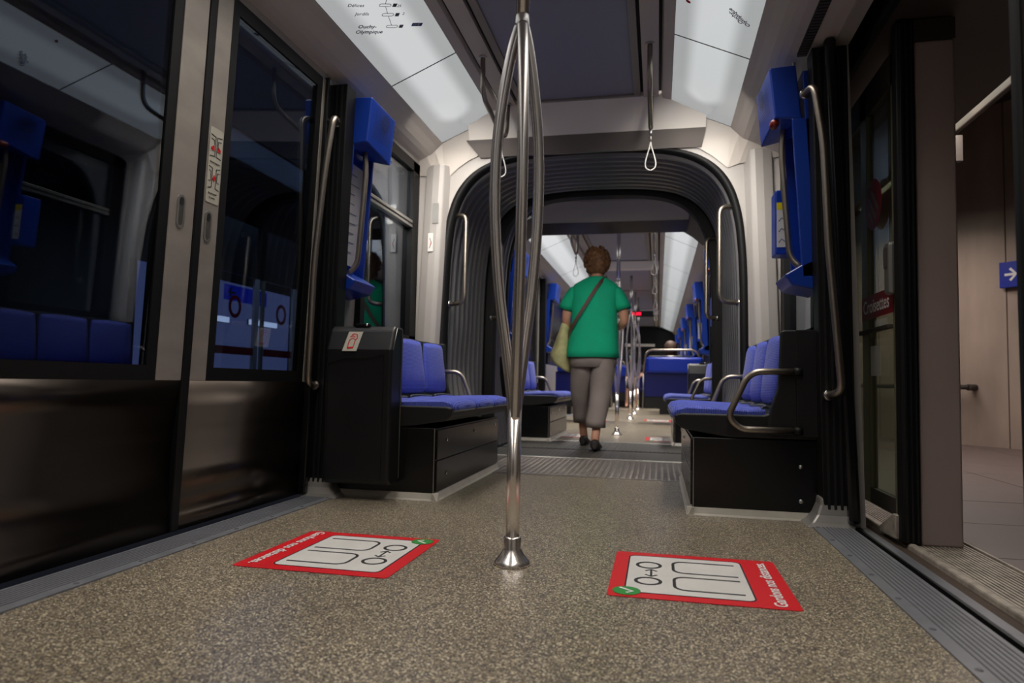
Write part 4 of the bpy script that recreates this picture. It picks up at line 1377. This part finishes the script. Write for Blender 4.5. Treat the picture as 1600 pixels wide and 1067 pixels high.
# local coords relative to (-.10, 5.35, 0)
# skeleton: pelvis root; toes point away (+y)
J = [((0, 0, .80), .10),                                   # 0 pelvis
     ((0, .0, .92), .10), ((0, .0, 1.08), .10), ((0, .01, 1.20), (.12, .08)), ((.005, .015, 1.28), .055), ((.01, .03, 1.35), .048), ((.012, .045, 1.41), .055), ((.012, .05, 1.48), .082), ((.012, .05, 1.53), .06),   # 1-8
     ((-.085, 0, .74), .085), ((-.10, .06, .45), .055), ((-.095, .17, .42), .052), ((-.10, .25, .13), .033), ((-.10, .27, .075), .034), ((-.10, .36, .035), .032), ((-.10, .44, .025), .022),  # 9-15 left leg
     ((.075, 0, .74), .085), ((.055, -.06, .45), .054), ((.04, -.20, .14), .034), ((.035, -.225, .085), .034), ((.04, -.14, .035), .032), ((.045, -.06, .025), .022),  # 16-21 right leg
     ((-.150, .0, 1.24), .044), ((-.205, -.005, 1.13), .046), ((-.225, -.01, .99), .038), ((-.20, .10, .93), .033), ((-.17, .20, .93), .026), ((-.165, .235, .93), .026),  # 22-27 left arm
     ((.160, .0, 1.24), .044), ((.215, -.005, 1.13), .046), ((.235, -.02, .985), .038), ((.19, .09, .95), .033), ((.13, .19, .98), .025), ((.105, .22, .985), .026)]   # 28-33 right arm
Ed = [(0, 1), (1, 2), (2, 3), (3, 4), (4, 5), (5, 6), (6, 7), (7, 8), (0, 9), (9, 10), (10, 11), (11, 12), (12, 13), (13, 14), (14, 15),
      (0, 16), (16, 17), (17, 18), (18, 19), (19, 20), (20, 21), (3, 22), (22, 23), (23, 24), (24, 25), (25, 26), (26, 27), (3, 28), (28, 29), (29, 30), (30, 31), (31, 32), (32, 33)]
# drop the doubled knee vertex on the left leg for a cleaner bend
J[11] = ((-.104, .18, .31), .040); J[12] = ((-.105, .255, .15), .034); J[17] = ((.052, -.05, .45), .05)
def fingers(palm, d, side_, up_, base_i):
    """five fingers as chains from the palm; d forward, side_ across"""
    global J, Ed
    d = Vector(d).normalized(); sd_ = Vector(side_).normalized(); up_ = Vector(up_).normalized()
    P0 = Vector(palm)
    for k, (off, ln) in enumerate(((-.027, .058), (-.009, .070), (.009, .066), (.027, .052))):
        b = P0 + d * .035 + sd_ * off
        i0 = len(J)
        J += [(tuple(b), .0095), (tuple(b + d * ln * .5 - up_ * .010), .0085), (tuple(b + d * ln * .8 - up_ * .032), .0072)]
        Ed += [(base_i, i0), (i0, i0 + 1), (i0 + 1, i0 + 2)]
    b = P0 + sd_ * .03
    i0 = len(J)
    J += [(tuple(b), .0105), (tuple(b + d * .025 + sd_ * .018), .009), (tuple(b + d * .048 + sd_ * .012 - up_ * .01), .008)]
    Ed += [(base_i, i0), (i0, i0 + 1), (i0 + 1, i0 + 2)]
fingers((-.165, .235, .93), (.05, 1, 0), (1, 0, 0), (0, 0, 1), 27)
fingers((.105, .22, .985), (-.6, .8, 0), (.2, .2, 1), (.6, .6, 0), 33)
skin_body('body', J, Ed, 0, MT['skin'], wm)
# head shape over the skin skull, with face on the far side
hd = MB()
rings = []
for z, rx, ry, oy in ((-.115, .030, .030, .02), (-.10, .046, .052, .022), (-.07, .060, .072, .014), (-.03, .070, .084, .004), (.01, .075, .090, 0), (.05, .074, .090, -.002), (.085, .060, .074, -.004), (.105, .036, .046, -.004), (.114, .01, .014, -.004)):
    rings.append(ring(.012, .055 + oy, 1.455 + z, rx, ry, 24))
hd.loft(rings).build('head', MT['skin'], wm)
MB().loft([ring(.012, .148, 1.425, .012, .008, 10), ring(.012, .156, 1.433, .014, .014, 10), ring(.012, .150, 1.455, .010, .008, 10), ring(.012, .144, 1.475, .007, .004, 10)]).build('nose', MT['skin'], wm)
for sx in (-1, 1):
    MB().lathe([(0, .006), (.008, .004), (.012, -.004)], (0, 0, 0), 12, 'y').build('eye', MT['wpanel'], wm).location = (.012 + sx * .028, .138, 1.465)
    MB().lathe([(0, .006), (.012, .004), (.018, -.004), (.01, -.01)], (0, 0, 0), 12, 'x').build('ear', MT['skin'], wm).location = (.012 + sx * .074, .055, 1.445)
MB().box(-.008, .032, .133, .140, 1.398, 1.404).build('mouth', MT['redplastic'], wm, bevel=.002)
# hair: curly cap made of overlapping locks
hm = MB()
rh = random.Random(5)
rings = []
for z, rx, ry, oy in ((-.085, .050, .03, -.045), (-.06, .078, .052, -.03), (-.02, .090, .080, -.018), (.03, .096, .100, -.01), (.075, .086, .096, -.008), (.105, .062, .074, -.008), (.122, .03, .036, -.008), (.126, .004, .004, -.008)):
    rings.append(ring(.010, .05 + oy, 1.455 + z, rx, ry, 30, noise=.03))
hm.loft(rings)
for k in range(260):
    u = rh.random() * 2 * PI; t = rh.random()
    zz = -.08 + .205 * t
    rx = .099 * math.sqrt(max(.02, 1 - ((zz - .02) / .114) ** 2)); ry = rx * 1.02
    y = math.sin(u) * ry
    if zz < .04 and y > .035: continue
    c0 = Vector((.010 + math.cos(u) * rx, .04 + y, 1.455 + zz))
    out = Vector((math.cos(u), math.sin(u), zz * 4)).normalized()
    ax = out.cross(Vector((rh.random() - .5, rh.random() - .5, rh.random() - .5))).normalized(); bx_ = out.cross(ax)
    pts = []
    R_ = .009 + rh.random() * .008
    for q in range(7):
        a = q * .85 + rh.random()*.2
        pts.append(c0 + (ax * math.cos(a) + bx_ * math.sin(a)) * R_ + out * (.002 * q - .004))
    hm.tube(pts, .0042, 5)
hm.build('hair', MT['hair'], wm)
# T-shirt
sh = MB()
def drape(zc, rx, ry, cy=.0, cxx=0, n=36, amp=.012, tx=0):
    return ring(cxx, cy, zc, rx, ry, n, noise=amp, p=2.3, tiltx=tx)
sh.loft([drape(.705, .202, .152, -.01, -.010, amp=.022), drape(.76, .202, .150, -.01, -.008, amp=.018), drape(.84, .193, .146, -.008, -.004, amp=.012), drape(.93, .182, .138, 0, -.0), drape(1.03, .176, .130, .0, .0), drape(1.12, .178, .126), drape(1.20, .184, .120, .005, .002, amp=.006),
         drape(1.25, .186, .108, .010, .003, amp=.004), drape(1.285, .165, .092, .014, .005, amp=0), drape(1.322, .105, .07, .018, .008, amp=0), drape(1.342, .066, .058, .026, .010, amp=0), drape(1.346, .058, .052, .028, .010, amp=0)], caps=False)
for sx, yo in ((-1, 0), (1, 0)):
    A = [((sx * .110, .010, 1.248), .050), ((sx * .158, .006, 1.218), .060), ((sx * .188, .0, 1.175), .062), ((sx * .212, -.002, 1.12), .064), ((sx * .230, -.004, 1.080), .066)]
    rg = []
    for (c_, r_) in A:
        c_ = Vector(c_)
        i_ = A.index((tuple(c_), r_)) if (tuple(c_), r_) in A else 0
    dirs = [Vector((sx * .9, 0, -.3)), Vector((sx * .7, 0, -.65)), Vector((sx * .5, 0, -.85)), Vector((sx * .35, 0, -.93)), Vector((sx * .32, 0, -.94))]
    rgs = []
    for (c_, r_), d_ in zip(A, dirs):
        d_ = d_.normalized(); a_ = Vector((0, 1, 0)); b_ = d_.cross(a_)
        rgs.append([Vector(c_) + a_ * math.cos(2 * PI * k / 20) * r_ + b_ * math.sin(2 * PI * k / 20) * r_ * .92 for k in range(20)])
    # turned-in hem
    c_, r_ = A[-1]; d_ = dirs[-1].normalized(); a_ = Vector((0, 1, 0)); b_ = d_.cross(a_)
    rgs.append([Vector(c_) - d_ * .004 + a_ * math.cos(2 * PI * k / 20) * r_ * .93 + b_ * math.sin(2 * PI * k / 20) * r_ * .86 for k in range(20)])
    sh.loft(rgs, caps=False)
so = sh.build('t_shirt', MT['shirt'], wm)
so.modifiers.new('sol', 'SOLIDIFY').thickness = .004
# trousers
tr = MB()
tr.loft([ring(-.005, .0, .90, .150, .118, 32, p=2.2), ring(-.005, 0, .80, .170, .135, 32, p=2.2), ring(-.006, 0, .70, .182, .140, 32, p=2.2, noise=.01), ring(-.008, 0, .63, .178, .132, 32, p=2.4, noise=.012)], caps=True)
for sx, knee, hem in ((-1, (-.108, .085, .43), (-.105, .235, .185)), (1, (.058, -.055, .43), (.036, -.175, .175))):
    k0 = (-.008 + sx * .082, 0)
    rg = [ring(k0[0], 0, .72, .088, .12, 24, p=2.2), ring(k0[0] - .0, knee[1] * .35, .60, .095, .115, 24, noise=.02), ring((k0[0] + knee[0]) / 2, knee[1] * .7, .52, .088, .10, 24, noise=.03), ring(knee[0], knee[1], knee[2], .082, .088, 24, noise=.045),
          ring((knee[0] + hem[0]) / 2, (knee[1] + hem[1]) / 2, .33, .078, .08, 24, noise=.05), ring(hem[0], hem[1] * .93, .23, .075, .076, 24, noise=.04), ring(hem[0], hem[1], hem[2], .074, .075, 24, noise=.03), ring(hem[0], hem[1], hem[2] + .004, .066, .067, 24)]
    tr.loft(rg, caps=False)
tr.build('trousers', MT['trousers'], wm)
# shoes
for (x, y, heel) in ((-.10, .27, .0), (.035, -.225, .012)):
    sb = MB()
    rg = []
    for t, w_, h_, zb in ((0, .012, .05, .012), (.015, .030, .075, .004), (.05, .037, .085, .0), (.10, .038, .075, .0), (.15, .043, .055, .0), (.20, .044, .045, .0), (.235, .034, .035, .002), (.25, .012, .02, .006)):
        yy_ = y - .055 + t
        prof_ = []
        for k in range(14):
            a = 2 * PI * k / 14
            prof_.append((x + w_ * math.cos(a), yy_, zb + heel * (1 - t * 4 if t < .25 else 0) + h_ / 2 + h_ / 2 * math.sin(a)))
        rg.append(prof_)
    sb.loft(rg)
    sb.build('shoe', MT['shoes'], wm)

# crossbody strap and bag (worn: a thing of its own)
bag = empty('shoulder_bag', (-.10, 5.35, 0))
tag(bag, 'crossbody bag with brown strap worn over the green T-shirt, hanging at the left hip', 'bag')
sp_ = [(.085, .03, 1.338), (.055, -.075, 1.295), (.0, -.125, 1.20), (-.07, -.137, 1.08), (-.135, -.120, .975), (-.178, -.07, .90), (-.195, .0, .84)]
pp = smooth_path(sp_, 8)
mb = MB()
rg = []
for i, p in enumerate(pp):
    q = pp[min(i + 1, len(pp) - 1)] - pp[max(i - 1, 0)]
    q.normalize(); nrm = Vector((p.x * .6, p.y - .02, 0)).normalized(); wd = q.cross(nrm).normalized() * .0135
    rg.append([p + wd + nrm * .008, p - wd + nrm * .008, p - wd + nrm * .004, p + wd + nrm * .004])
mb.loft(rg, smooth=False).build('strap', MT['strap'], bag)
bb = MB()
bb.loft([[(-.205 + dx_, .08 + dy, z) for dx_, dy in ((-.02, -.05), (.02, -.05), (.02, .09), (-.02, .09))] for z in (.70, .73, .84)], smooth=False).build('bag_body', MT['strap'], bag, bevel=.012)

tote = empty('tote_bag', (-.10, 5.35, 0))
tag(tote, 'pale olive cloth tote hanging from the left elbow of the walking woman', 'bag')
tb = MB()
rg = []
for z, x0, x1, y0, y1 in ((.595, -.245, -.195, .0, .10), (.62, -.30, -.19, -.04, .14), (.66, -.345, -.185, -.06, .17), (.70, -.352, -.18, -.065, .18), (.80, -.322, -.185, -.06, .17), (.90, -.290, -.19, -.045, .14), (.97, -.265, -.20, -.03, .11)):
    zt = z
    cxx, cyy = (x0 + x1) / 2, (y0 + y1) / 2
    rg.append(ring(cxx, cyy, zt, (x1 - x0) / 2, (y1 - y0) / 2, 24, noise=.05, tiltx=-.35 if z < .72 else -.1))
tb.loft(rg).build('bag_body', MT['canvas'], tote)
MB().tube(smooth_path([(-.30, .04, .80), (-.345, .04, .86), (-.31, .04, .90), (-.27, .04, .93)], 5), .006, 8).build('handle', MT['vent'], tote)
MB().tube(smooth_path([(-.255, -.01, .955), (-.235, .02, 1.02), (-.215, .06, .965), (-.22, .10, .95)], 5), .006, 8).build('handle', MT['canvas'], tote)

# seated passengers far away
def seated(loc, label, face, hairm, cloth, mask=None):
    """face = -1: looks towards the camera, 1: looks away"""
    root = empty('person', loc)
    tag(root, label, 'person')
    f = face
    Jx = [((0, 0, .50), .11), ((0, -.01 * f, .66), .10), ((0, -.02 * f, .84), .11), ((0, -.01 * f, .95), .06), ((0, 0, 1.01), .045), ((0, .01 * f, 1.08), .07), ((0, .01 * f, 1.17), .075),
          ((-.09, .10 * f, .49), .075), ((-.10, .40 * f, .47), .055), ((-.09, .42 * f, .25), .042), ((-.085, .42 * f, .08), .032), ((-.09, .52 * f, .035), .03),
          ((.09, .10 * f, .49), .075), ((.10, .40 * f, .47), .055), ((.09, .42 * f, .25), .042), ((.085, .42 * f, .08), .032), ((.09, .52 * f, .035), .03),
          ((-.17, 0, .90), .052), ((-.22, .03 * f, .72), .042), ((-.10, .20 * f, .64), .03), ((-.04, .24 * f, .63), .026),
          ((.17, 0, .90), .052), ((.22, .03 * f, .72), .042), ((.10, .20 * f, .64), .03), ((.04, .24 * f, .63), .026)]
    Ex = [(0, 1), (1, 2), (2, 3), (3, 4), (4, 5), (5, 6), (0, 7), (7, 8), (8, 9), (9, 10), (10, 11), (0, 12), (12, 13), (13, 14), (14, 15), (15, 16), (2, 17), (17, 18), (18, 19), (19, 20), (2, 21), (21, 22), (22, 23), (23, 24)]
    skin_body('body', Jx, Ex, 0, MT['skin'], root, 1)
    c_ = MB()
    c_.loft([ring(0, 0, .44, .17, .13, 20), ring(0, -.01 * f, .6, .165, .125, 20), ring(0, -.02 * f, .8, .175, .125, 20), ring(0, -.02 * f, .92, .16, .10, 20), ring(0, -.01 * f, .985, .07, .06, 20)])
    for sx in (-1, 1):
        c_.tube([(sx * .12, 0, .93), (sx * .19, 0, .88), (sx * .22, .02 * f, .78)], [.06, .062, .055], 14)
        c_.tube([(sx * .085, 0, .49), (sx * .095, .2 * f, .49), (sx * .10, .40 * f, .475), (sx * .097, .43 * f, .42)], [.09, .085, .075, .066], 14)
    c_.build('clothing', cloth, root)
    h_ = MB(); h_.loft([ring(0, -.035 * f, 1.04, .08, .07, 20, noise=.04), ring(0, -.03 * f, 1.14, .105, .105, 20, noise=.04), ring(0, -.02 * f, 1.22, .10, .105, 20, noise=.03), ring(0, -.01 * f, 1.275, .06, .065, 20), ring(0, -.01 * f, 1.29, .01, .01, 20)])
    h_.build('hair', hairm, root)
    if mask:
        MB().loft([ring(0, .062 * f, 1.06, .035, .03, 14), ring(0, .066 * f, 1.10, .05, .035, 14), ring(0, .062 * f, 1.135, .05, .03, 14)]).build('face_mask', mask, root)
    return root
seated((-.17, 15.2, 0), 'distant seated passenger in dark clothes with pale blue face mask, seen between the poles', -1, MT['darkcloth'], MT['darkcloth'], MT['mask'])
seated((.60, 12.3, 0), 'brown-haired passenger seated behind the right cross seat, only the head showing', 1, mat('dark_brown_hair', (70, 50, 38), .7), MT['darkcloth'])
# seats they sit on
bs = empty('bench_seat', (-.15, 15.25, 0)); tag(bs, 'dark seat at the far end under the distant passenger', 'seat')
MB().box(-.4, .4, -.1, .35, .36, .44).build('seat_cushion', MT['navy'], bs, bevel=.02)
MB().box(-.4, .4, .2, .35, 0, .36).build('base', MT['black'], bs)
MB().box(-.4, .4, .2, .3, .44, .9).build('backrest', MT['navy'], bs, bevel=.02)
bs2 = empty('bench_seat', (.62, 12.25, 0)); tag(bs2, 'blue seat under the brown-haired passenger, behind the right cross seat', 'seat')
MB().box(-.28, .28, -.15, .32, .34, .42).build('seat_cushion', MT['navy'], bs2, bevel=.02)
MB().box(-.28, .28, -.2, -.14, .34, .85).build('backrest', MT['navy'], bs2, bevel=.02)
MB().box(-.2, .28, -.1, .2, 0, .34).build('base', MT['black'], bs2)

# ================================================================== STATION ON THE RIGHT
# train outer step, gap, platform edge
pe = empty('platform_edge', (1.10, 0, 0)); tag(pe, 'worn metal platform edge with ribbed threshold outside the right doorway', 'platform edge')
Y0, Y1 = -3, 8.2
MB().box(.0, .006, Y0, 4, -.06, -.002).build('black_seal', MT['rubber'], pe)
MB().box(.018, .05, Y0, Y1, -.05, -.008).build('edge_strip', MT['sill'], pe, bevel=.003)
MB().box(.05, .10, Y0, Y1, -.06, -.022).build('grit_strip', MT['grit'], pe)
MB().box(.10, .125, Y0, Y1, -.05, -.004).build('nosing_rail', MT['nosing'], pe, bevel=.006)
MB().box(.125, .30, Y0, Y1, -.05, -.016).build('threshold', MT['plate_d'], pe)
mb = MB()
for i in range(13): mb.box(.132 + i * .0128, .139 + i * .0128, Y0, Y1, -.016, -.010)
tag(mb.build('threshold_ribs', MT['nosing'], pe), kind='stuff')
MB().box(.30, .31, Y0, Y1, -.05, -.006).build('edge_strip', MT['nosing'], pe)

pf = struct(MB().box(1.41, 9, -4, 12, -.08, -.03).build('floor_platform', MT['joint']))
# tiles, individually visible through the doorway
tile = None
for iy in range(14):
    for ix in range(5):
        x0 = 1.415 + ix * .9; y0 = 1.2 + iy * .6
        if tile is None:
            tile = MB().box(0, .892, 0, .594, 0, .022).build('floor_tile', MT['tiles'], pf, bevel=.002)
            o = tile
        else:
            o = tile.copy(); COL.objects.link(o)
        o.location = (x0, y0 + (ix % 2) * .0, -.03 + random.uniform(0, .0008))

# screen door post and leaf
po = empty('screen_door_post', (1.245, 2.52, 0)); tag(po, 'square-edged beige post of the platform screen doors outside the open doorway', 'post')
MB().box(0, .125, 0, .26, -.012, 1.70).build('post_cladding', MT['post'], po, bevel=.008, seg=3)
MB().box(-.002, .127, -.002, .262, 1.70, 1.775).build('post_seam', MT['soffit'], po)
MB().box(-.06, -.002, -.01, .05, -.012, 1.78).build('rubber_edge', MT['rubber'], po, bevel=.01)
mb = MB()
for i in range(3): mb.box(-.05 + i * .016, -.044 + i * .016, -.016, -.008, .0, 1.76)
mb.build('rubber_rib', MT['black'], po)

sd_ = empty('platform_screen_door', (1.205, 2.55, 0)); tag(sd_, 'glass platform screen door with red round emblem and red Croisettes band', 'screen door')
mb = MB()
mb.box(0, .03, .02, .095, .06, 1.72).build('frame_stile', MT['olive'], sd_, bevel=.004)
MB().box(0, .03, .385, .47, .06, 1.72).build('frame_stile', MT['olive'], sd_, bevel=.004)
MB().box(0, .03, .0, 1.3, 1.60, 1.72).build('frame_rail', MT['soffit'], sd_)
MB().box(0.002, .028, .0, 1.3, .06, .12).build('frame_rail', MT['soffit'], sd_)
MB().box(.012, .018, .09, 1.3, .12, 1.62).build('pane', MT['pglass'], sd_)
MB().box(-.02, .0, .09, .47, .718, .735).build('push_bar', MT['soffit'], sd_, bevel=.004)
F = Flat((-.003, .455, .775), (0, -1, 0), (0, 0, 1), sd_, .001)
F.poly([(0, 0), (.375, 0), (.375, .092), (0, .092)], MT['red_d'], 'red_band', .0)
text('Croisettes', .074, F.P(.024, .046, .002), (0, -1, 0), (0, 0, 1), MT['wtext'], sd_, 'lettering', .0006)
# emblem: red disc with slanted cut-outs (drawn as pale bars)
F = Flat((-.003, .292, 1.215), (0, -1, 0), (0, 0, 1), sd_, .001)
F.poly(F.ell(0, 0, .100, .098, 32), MT['red_d'], 'emblem', 0)
for a, b in (((-.045, .035), (.035, -.06)), ((-.015, .055), (.06, -.03))):
    F.line([a, b], .016, MT['olive'], 'emblem_cut', .001)
F.line([(-.055, -.01), (-.01, -.065)], .014, MT['olive'], 'emblem_cut', .001)
F = Flat((-.003, .345, .553), (0, -1, 0), (0, 0, 1), sd_, .001)
F.poly([(0, 0), (.115, 0), (.115, .115), (0, .115)], MT['paper'], 'notice', 0)
hd2 = MB().box(-.03, .0, .035, .095, .835, 1.02).build('door_handle', MT['edge'], sd_, bevel=.012, seg=3)
MB().box(-.034, -.03, .05, .08, .93, 1.0).build('handle_recess', MT['vent'], hd2)
MB().prism([(.0, .0), (.19, -.01), (.19, .005), (.03, .08), (.0, .08)], 'x', -.03, .0).build('guide_bracket', MT['nosing'], sd_, bevel=.003)

# black soffit / header above the screen doors
hh = empty('screen_door_header', (1.15, 0, 1.78)); tag(hh, 'dark metal header running above the platform screen doors', 'header')
MB().box(.0, .42, Y0, Y1, .0, .45).build('header_box', MT['soffit'], hh)
MB().box(-.02, .0, Y0, Y1, -.02, .1).build('header_lip', MT['rubber'], hh)
MB().lathe([(0, -.004), (.012, -.003), (.016, 0)], (.24, 2.2, 0), 12).build('header_screw', MT['bolt'], hh)
MB().box(.42, .9, Y0, Y1, .25, .32).build('cable_tray', MT['soffit'], hh)
MB().box(.5, .53, Y0, Y1, .12, .25).build('cable_tray_edge', MT['soffit'], hh)
for y in (2.0, 3.6, 5.2): MB().box(.42, 1.3, y, y + .06, .32, .5).build('bracket_arm', MT['soffit'], hh)

# tube light over the platform
tl = empty('platform_tube_light', (2.35, 5.3, 2.37)); tag(tl, 'long tube light under a dark reflector above the platform', 'lamp')
MB().prism([(-.13, .0), (-.05, .09), (.05, .09), (.13, .0), (.12, .0), (.045, .08), (-.045, .08), (-.12, .0)], 'y', -3.6, 2.4).build('reflector', MT['reflector'], tl)
MB().prism([(-.16, .0), (-.08, .12), (.08, .12), (.16, .0), (.135, .0), (.055, .095), (-.055, .095), (-.135, .0)], 'y', -3.6, 2.4).build('housing', MT['soffit'], tl)
MB().tube([(0, -1.3, .035), (0, 2.35, .035)], .016, 12).build('tube', MT['neon'], tl)
MB().tube([(-.09, -1.3, .01), (-.09, 2.35, .01)], .008, 8).build('cable', MT['edge'], tl)
MB().lathe([(0, -.02), (.22, -.02), (.26, -.005), (.26, .0), (0, .0)], (-.02, -2.0, .0), 24).build('round_shield', MT['soffit'], tl)

# concrete wall, oblique
wc = empty('wall_station', (3.23, 7.36, 0)); struct(wc)
d = Vector((.29, -.35, 0)).normalized(); ang = math.atan2(d.y, d.x)
wc.rotation_euler = (0, 0, ang)
pan = None
for k in range(-2, 4):
    x0 = .435 + k * 1.25
    o = MB().box(x0 + .004, x0 + 1.246, 0, .2, -.03, 3.2).build('concrete_panel', MT['concrete'], wc, bevel=.004)
MB().box(-2.0, 5.2, .012, .22, -.03, 3.2).build('wall_core', MT['joint'], wc)
sg = empty('direction_sign', (3.50, 7.03, 1.45)); sg.rotation_euler = (0, 0, ang); tag(sg, 'blue direction sign with white right-pointing arrow on the concrete wall', 'sign')
MB().box(-.02, .34, -.055, -.015, .0, .235).build('sign_plate', MT['signblue'], sg, bevel=.003)
MB().box(.0, .3, -.018, -.001, .05, .18).build('sign_bracket', MT['soffit'], sg)
F = Flat((.075, -.0562, .117), (1, 0, 0), (0, 0, 1), sg, .001)
F.line([(-.05, 0), (.03, 0)], .022, MT['wtext'], 'arrow', 0)
F.line([(-.005, .055), (.045, 0), (-.005, -.055)], .022, MT['wtext'], 'arrow', .0005)
lr = empty('leaning_rail', (3.25, 7.34, .54)); lr.rotation_euler = (0, 0, ang); tag(lr, 'dark steel leaning rail fixed low on the concrete wall', 'rail')
MB().tube([(-1.2, -.12, 0), (.13, -.12, 0)], .022, 12).build('rail_tube', MT['soffit'], lr)
MB().tube([(.12, -.12, 0), (.12, -.005, 0)], .03, 12).build('rail_mount', MT['soffit'], lr)
MB().tube([(-1.1, -.12, 0), (-1.1, -.005, 0)], .03, 12).build('rail_mount', MT['soffit'], lr)
struct(MB().box(1.57, 9, -4, 13, 3.2, 3.3).build('ceiling_station', MT['soffit']))
struct(MB().box(1.8, 2.0, 9.0, 20, -.03, 3.2).build('wall_platform_far', MT['concrete']))
struct(MB().box(5.6, 5.8, -4, 4.4, -.03, 3.2).build('wall_platform', MT['concrete']))

# tunnel wall on the left
struct(MB().box(-4.3, -4.1, -4, 20, -.8, 3.2).build('wall_tunnel', MT['tunnel']))


struct(MB().box(-4.1, -3.2, 2, 9, -.12, 0).build('floor_added_opposite', MT['tiles']))  # added floor that carries the made-up opposite screen doors
# ================================================================== MADE-UP OPPOSITE PLATFORM, imitates the reflection in the left door glass
bp_ = empty('reflection_panel', (-3.62, 5.72, .40)); tag(bp_, 'added blue glowing panel standing in for the platform reflection in the left door glass', 'reflection stand-in')  # added glow, imitates the right platform's blue reflection in the glass
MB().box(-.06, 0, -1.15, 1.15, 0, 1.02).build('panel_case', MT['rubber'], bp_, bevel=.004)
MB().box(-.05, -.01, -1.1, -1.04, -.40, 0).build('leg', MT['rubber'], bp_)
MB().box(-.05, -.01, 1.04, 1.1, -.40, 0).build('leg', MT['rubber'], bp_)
MB().box(0, .01, -1.13, 1.13, .02, 1.0).build('lit_face', emit('blue_reflection_glow', (116, 118, 156), .5), bp_)
for i, (y0, y1) in enumerate(((5.06, 5.32), (5.52, 5.68), (6.02, 6.50))):
    o = empty('reflection_strip', (-3.56, (y0 + y1) / 2, 1.02 + i * .012)); tag(o, 'added white glowing strip imitating a lamp reflected in the left door glass, %s' % ('left one', 'middle one', 'right one')[i], 'lamp')
    MB().box(0, .02, -(y1 - y0) / 2, (y1 - y0) / 2, -.025, .025).build('glow_strip', emit('white_reflection_glow', (215, 215, 225), 1.3), o)  # added glow in place of lamps mirrored by the door glass
    MB().box(-.02, 0, -(y1 - y0) / 2, (y1 - y0) / 2, -.03, .03).build('strip_housing', MT['soffit'], o)
    MB().box(-.54, -.02, -.02, .02, -.01, .01).build('wall_arm', MT['soffit'], o)
for y0, y1, lab in ((5.02, 5.78, 'left leaf'), (5.84, 6.46, 'right leaf')):
    o = empty('platform_screen_door', (-3.30, y0, 0)); w = y1 - y0  # made-up leaf, stands in for the mirrored right platform door
    tag(o, 'made-up opposite screen door with red ring and band, %s, imitating a platform reflection' % lab, 'screen door')
    MB().box(-.03, 0, w - .07, w, 0, 1.9).build('frame_stile', MT['white'], o, bevel=.004)
    MB().box(-.03, 0, 0, .035, 0, 1.9).build('frame_stile', MT['olive'], o, bevel=.004)
    MB().box(-.03, 0, 0, w, 1.42, 1.9).build('frame_head', MT['rubber'], o)
    F = Flat((.003, .06, 0), (0, 1, 0), (0, 0, 1), o, .002)
    F.line(F.ell(w * .42, 1.125, .075, .085), .035, MT['red_d'], 'ring_emblem', 0, True)
    F.poly([(-.03, .70), (w - .14, .70), (w - .14, .77), (-.03, .77)], MT['red_d'], 'red_band', 0)
o = empty('direction_sign', (-3.45, 5.45, 1.20)); tag(o, 'added blue glowing sign with white left-pointing arrow, imitating the mirrored direction sign', 'sign')
MB().box(0, .02, 0, .66, 0, .14).build('sign_plate', emit('sign_reflection_glow', (30, 50, 190), .3), o, bevel=.002)  # plate glow is added, imitating the arrow sign's mirror image
MB().box(-.65, 0, .3, .34, .05, .09).build('wall_arm', MT['soffit'], o)
F = Flat((.021, .10, .07), (0, 1, 0), (0, 0, 1), o, .002)
F.line([(-.05, 0), (.05, 0)], .022, MT['wtext'], 'arrow', 0); F.line([(-.01, .05), (-.06, 0), (-.01, -.05)], .022, MT['wtext'], 'arrow', .001)
